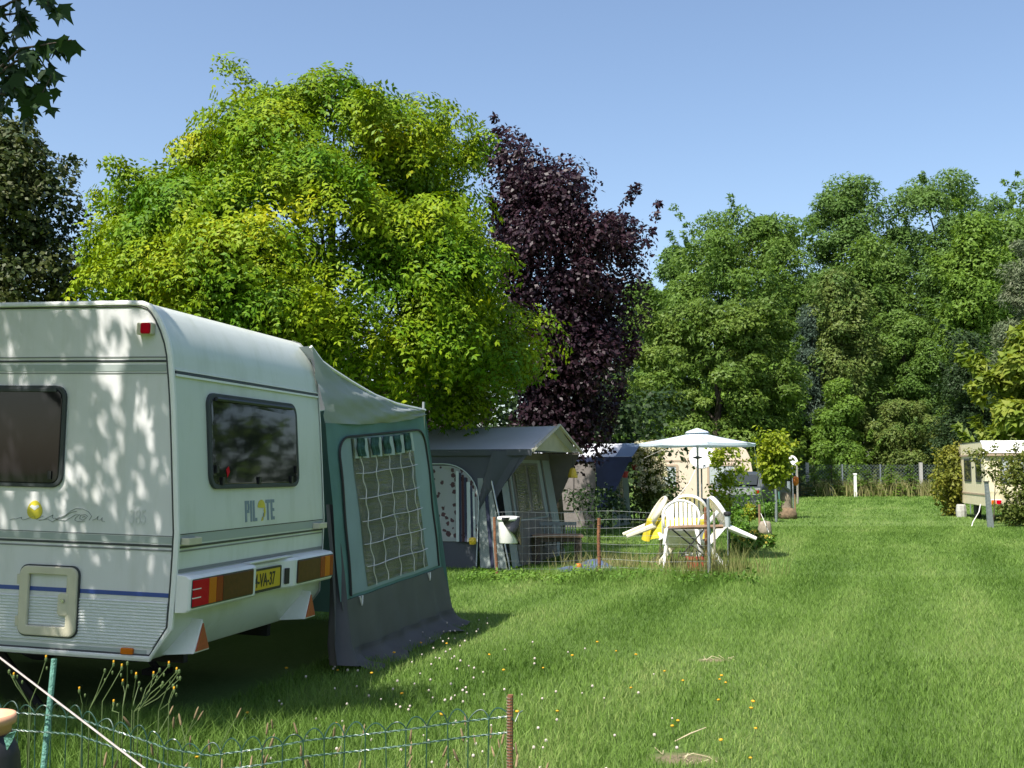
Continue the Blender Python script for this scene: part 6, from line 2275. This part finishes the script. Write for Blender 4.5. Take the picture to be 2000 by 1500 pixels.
for i, (u, vt, Y, r_, lb) in enumerate(((1560, 868, 62.5, 1.1, 'tall dark young fir at the left end of the chain link fence'), (1588, 905, 63.5, 0.9, 'bluish bushy young fir beside the tall dark one'), (1622, 893, 64, 1.1, 'young fir behind the grey marker post'),
                                       (1670, 880, 64, 1.0, 'light green young fir behind the white post'), (1692, 915, 64.5, 0.8, 'small pale fir right of the white post'), (1738, 900, 64, 1.5, 'wide young fir left of the concrete fence post'),
                                       (1775, 905, 64, 1.0, 'last young fir beside the concrete fence post'), (1830, 910, 64, 1.0, 'young fir right of the concrete fence post'))):
    rs = np.random.default_rng(170 + i)
    b_ = gx(u, Y)
    hh = at(u, vt, Y)[2]
    t = thing('young_fir', lb, 'fir', b_, group='young firs along the chain link fence')
    V_, F_ = [], []
    P, D, L = [], [], []
    for k in range(150):
        z = hh * (0.06 + 0.92 * (rs.random() ** 1.15))
        rr_ = r_ * 0.75 * (1 - z / hh) + 0.08
        th = rs.uniform(0, 2 * np.pi)
        m_ = max(2, int(rr_ / 0.11))
        for j in range(m_):
            f_ = (j + 0.5) / m_
            P.append((rr_ * f_ * math.cos(th), rr_ * f_ * math.sin(th), z - 0.10 * f_))
            for s in (1, -1):
                pass
            D.append((math.cos(th + rs.choice([-0.8, 0.8])), math.sin(th + rs.choice([-0.8, 0.8])), -0.1))
            L.append(0.20)
    P, D, L = np.array(P), np.array(D), np.array(L)
    N = np.tile([0, 0, 1.0], (len(P), 1)) + rs.normal(0, 0.3, (len(P), 3))
    V, F = leaf_quads(P, D, unit(N), L * rs.uniform(0.7, 1.4, len(P)), L * 0.5)
    npmesh('branches', V, F, M['bright' if i in (3, 5) else ('pine' if i == 0 else 'ash')], t)
    build('trunk', MB().tube([(0, 0, 0), (0, 0, hh * 0.95)], [0.05, 0.01], 6), M['bark'], t)

# ------------------------------------------------------------------ foreground: border fence, rod, post, rope, pot
bf = thing('border_fence', 'low green wire border fence with looped top across the lower left', 'fence', (0, 0, 0))
tops = [(-160, 1372, 4.75), (-60, 1382, 4.7), (30, 1392, 4.65), (100, 1397, 4.6), (150, 1402, 4.55), (200, 1420, 4.5), (270, 1442, 4.45), (330, 1463, 4.40), (410, 1476, 4.36), (470, 1468, 4.36), (520, 1461, 4.36), (600, 1446, 4.36), (700, 1436, 4.36), (800, 1424, 4.34), (900, 1410, 4.34), (995, 1399, 4.32)]
tp_ = [at(u, v, y) for u, v, y in tops]
lowp = [at(u, v + (31 if u > 350 else 31 + (350 - u) * 0.01), y) for u, v, y in tops]
low2 = [p + np.array([0, 0, -0.30]) for p in tp_]


def twisted(name, line, zoff, r_=0.0022, m='green_wire'):
    for ph, m in ((0, 'glint_wire'), (math.pi, 'green_wire')):
        mb = MB()
        ts = np.linspace(0, 1, 240)
        mb.tube([interp_poly(line, t) + np.array([0, 0.003 * math.cos(t * 420 + ph), zoff + 0.003 * math.sin(t * 420 + ph)]) for t in ts], r_, 4)
        build(name, mb, M[m], bf)


twisted('line_wire', tp_, 0)
twisted('line_wire', lowp, 0)
twisted('line_wire', low2, 0)
ntv = 33
tv = np.linspace(0.0, 1.0, ntv)
for k in range(ntv):
    p = interp_poly(tp_, tv[k])
    zt_ = p[2]
    mb = MB()
    mb.tube([(p[0] + 0.012 * math.sin(k), p[1], 0.0), (p[0] + 0.006 * math.sin(k * 2), p[1] + 0.004, zt_ * 0.5), (p[0], p[1], zt_)], 0.0028, 5)
    build('stay_wire', mb, M['green_wire'], bf)
    if k + 1 < ntv:
        q = interp_poly(tp_, tv[k + 1])
        mb = MB()
        pts = []
        for a in np.linspace(0, 1, 13):
            b0 = p + (q - p) * a
            pts.append(b0 + np.array([0.006 * math.sin(k * 3) * math.sin(math.pi * a), -0.01 * math.sin(math.pi * a) * math.sin(k), 0.052 * math.sin(math.pi * a) ** 0.75 * (0.85 + 0.2 * math.sin(k * 5))]))
        mb.tube(pts, 0.0028, 5)
        build('loop', mb, M['green_wire'], bf)
b_ = gx(996, 4.32)
h = at(997, 1357, 4.32)[2]
rd = build('reinforcing_rod', MB().tube([(0, 0, -0.1), (0.002, 0, h)], 0.0115, 10), M['rust'])
rd.location = b_
tag(rd, 'rusty ribbed iron rod at the right end of the border fence', 'rod')
mb = MB()
for k in range(58):
    z = h - 0.004 - k * 0.0115
    mb.tube([(0.0125 * math.cos(R(a)), 0.0125 * math.sin(R(a)), z - 0.010 * a / 360) for a in range(0, 361, 45)], 0.0022, 3, caps=False)
build('thread', mb, mat('rust_pale', (0.27, 0.19, 0.15), 0.7, metal=0.2, var=0.3, scale=60), rd)
mb = MB()
mb.tube([(0.006, -0.015, h - 0.085), (0.02, -0.015, h - 0.10), (0.035, 0, h - 0.07), (0.05, 0, h - 0.06)], 0.0028, 5)
build('tie_wire', mb, M['green_wire'], rd)
g0, g1 = at(106, 1286, 4.70), at(86, 1490, 4.62)
gp = build('plant_stake', MB().tube([tuple(g1 + (g1 - g0) * 0.75), tuple(g1), tuple((g0 + g1) / 2), tuple(g0)], [0.0125, 0.0125, 0.0125, 0.012], 10), M['green_post'])
tag(gp, 'thin green plant stake standing in the border fence at lower left', 'stake')
r0, r1 = at(0, 1285, 4.35), at(285, 1503, 3.9)
dr_ = (r1 - r0)
zr = r1[2] / -dr_[2]
rp2 = rope('guy_rope', 'taut pale rope slanting down across the lower left corner', [tuple(r0 - dr_ * 1.2), tuple(r0), tuple(r1), tuple(r1 + dr_ * zr)], 0.0042, 'rope_dull')
pt = at(-28, 1415, 3.75)
fp = thing('flower_pot', 'terracotta coloured pot on a black stand at the lower left edge', 'flower pot', (pt[0], pt[1], 0))
mb = MB()
mb.lathe([(0.07, pt[2] - 0.14), (0.082, pt[2]), (0.094, pt[2] + 0.002), (0.097, pt[2] + 0.018), (0.093, pt[2] + 0.034), (0.084, pt[2] + 0.032), (0.080, pt[2] - 0.02), (0.02, pt[2] - 0.03)], 30)
build('pot', mb, M['terracotta_pale'], fp, smooth=True)
mb = MB()
mb.lathe([(0.16, 0.0), (0.15, 0.2), (0.11, pt[2] - 0.10), (0.085, pt[2] - 0.03), (0.075, pt[2] - 0.03)], 20)
build('stand', mb, M['black'], fp, smooth=True)
mb = MB()
mb.add([at(8, 1440, 3.68) - np.array([pt[0], pt[1], 0]), at(18, 1432, 3.66) - np.array([pt[0], pt[1], 0]), at(32, 1428, 3.66) - np.array([pt[0], pt[1], 0]), at(24, 1448, 3.67) - np.array([pt[0], pt[1], 0]), at(14, 1465, 3.68) - np.array([pt[0], pt[1], 0])], [(0, 1, 2, 3), (0, 3, 4)])
build('clip', mb, M['green_post'], fp, solid=0.004)

# ------------------------------------------------------------------ wild flowers and weeds near the camera
rs = np.random.default_rng(200)
hw = [((262, 1390, 5.2), [(330, 1300), (352, 1325), (345, 1312)]), ((175, 1385, 5.3), [(205, 1310), (222, 1298)]), ((200, 1370, 5.2), [(238, 1305)]), ((240, 1380, 5.2), [(249, 1296), (240, 1335)]), ((258, 1385, 5.15), [(266, 1322), (272, 1335)]),
      ((270, 1390, 5.1), [(312, 1309), (300, 1320), (318, 1335)]), ((60, 1370, 5.2), [(90, 1288)]), ((57, 1375, 5.2), [(18, 1312), (27, 1322)]), ((160, 1390, 5.3), [(155, 1350)]), ((310, 1388, 5.0), [(350, 1312), (340, 1350)]), ((232, 1392, 5.0), [(222, 1375)]), ((330, 1370, 5.4), [(338, 1340)])]
for i, (b, tips) in enumerate(hw):
    pb = at(*b)
    base = np.array([pb[0], pb[1], 0])
    t = thing('hawkweed', ['tallest', 'short', 'slender', 'upright', 'branched', 'leaning', 'small', 'bent', 'low', 'rightmost', 'tiny', 'lone'][i] + ' orange-yellow budded weed stalk growing in front of the white caravan', 'wildflower', base, group='weeds in front of the caravan')
    mb = MB()
    fork = pb - base
    for k, (u, v) in enumerate(tips):
        tp2 = at(u, v, b[2] + rs.normal(0, 0.05)) - base
        mid = fork + (tp2 - fork) * 0.5 + rs.normal(0, 0.01, 3)
        mb.tube([(0, 0, 0), fork * 0.6, fork, mid, tp2], [0.004, 0.0035, 0.003, 0.0025, 0.002], 5)
        for c, sz in ((tp2, 0.8), (mid + (tp2 - mid) * 0.5 + np.array([0.02, 0, 0.01]), 0.6)):
            md = MB()
            md.lathe([(0.002, -0.016 * sz), (0.0075 * sz, -0.006 * sz), (0.008 * sz, 0.006 * sz), (0.004 * sz, 0.014 * sz)], 7, tuple(c))
            bd = build('bud', md, M['stem'], t)
            if sz == 0.8 and (i + k) % 2 == 0:
                mf = MB()
                mf.lathe([(0.0035, 0.008), (0.005, 0.014), (0.004, 0.020), (0.001, 0.021)], 7, tuple(c))
                build('petals', mf, M['orange_flower'], bd)
    build('stem', mb, M['stem'], t)
# seed heads of plantain / timothy among the border fence
def scatter_heads(name, label, pts, h0, h1, prof, m, seed, lean=0.15, stem=0.0016):
    rs = np.random.default_rng(seed)
    mb, ms = MB(), MB()
    for (x, y) in pts:
        h = rs.uniform(h0, h1)
        tx, ty = x + rs.normal(0, lean) * h, y + rs.normal(0, lean) * h
        dv = Vector((tx - x, ty - y, h)).normalized()
        sc_ = rs.uniform(0.75, 1.25)
        for_pts = [Vector((tx, ty, h)) + dv * z * sc_ for r, z in prof]
        mb.tube(for_pts, [max(r * sc_, 0.0008) for r, z in prof], 6)
        ms.tube([(x, y, 0), (x + (tx - x) * 0.4, y + (ty - y) * 0.4, h * 0.55), (tx, ty, h)], stem, 3, caps=False)
    o = build(name, mb, M[m], None, smooth=True)
    tag(o, label, 'wildflowers', kind='stuff')
    build('stems', ms, M['stem'], o)
    return o


pts = [(rs.uniform(-1.9, 0.1), rs.uniform(4.5, 5.7)) for _ in range(75)]
scatter_heads('seed_heads', 'brown seed heads of long grass along the border fence', pts, 0.10, 0.34, [(0.002, -0.03), (0.0055, -0.02), (0.006, 0.0), (0.0045, 0.025), (0.001, 0.035)], 'seedhead', 201, 0.32)
pts = []
while len(pts) < 170:
    y = 5.0 + 6.5 * rs.random() ** 1.3
    x = rs.uniform(-1.6, 2.2)
    if x > -0.2 and y > 9.5: continue
    if rs.random() < math.exp(-((x + 0.6) / 1.1) ** 2): pts.append((x, y))
scatter_heads('clover_flowers', 'white clover heads scattered over the lawn in front of the green awning', pts, 0.045, 0.10, [(0.002, -0.007), (0.007, -0.004), (0.0085, 0.001), (0.006, 0.007), (0.002, 0.009)], 'clover', 202)
pts = [(rs.uniform(-1.7, 1.6), 5.2 + 4.5 * rs.random()) for _ in range(38)]
scatter_heads('yellow_flowers', 'small yellow flowers dotted over the lawn', pts, 0.05, 0.12, [(0.002, -0.004), (0.010, 0.0), (0.012, 0.004), (0.004, 0.008)], 'orange_flower', 203)
# straw on the bare spots
rs = np.random.default_rng(204)
mb = MB()
for (bx, by, brx, bry) in BARE[:2]:
    for k in range(9):
        x, y = bx + rs.normal(0, brx * 0.55), by + rs.normal(0, bry * 0.55)
        a = rs.uniform(0, math.pi)
        l_ = rs.uniform(0.03, 0.10)
        mb.tube([(x, y, 0.008), (x + math.cos(a) * l_, y + math.sin(a) * l_, 0.012 + rs.uniform(0, 0.02))], 0.0022, 3)
tag(build('straw', mb, M['straw']), 'dry straw bits on the bare patches of the lawn', 'straw', kind='stuff')
mb = MB()
mb.tube([(0.92, 6.30, 0.02), (1.02, 6.36, 0.05), (1.12, 6.42, 0.07)], [0.003, 0.0045, 0.002], 5)
tag(build('dry_twig', mb, M['straw']), 'pale dry twig lying by the nearest bare patch', 'twig')
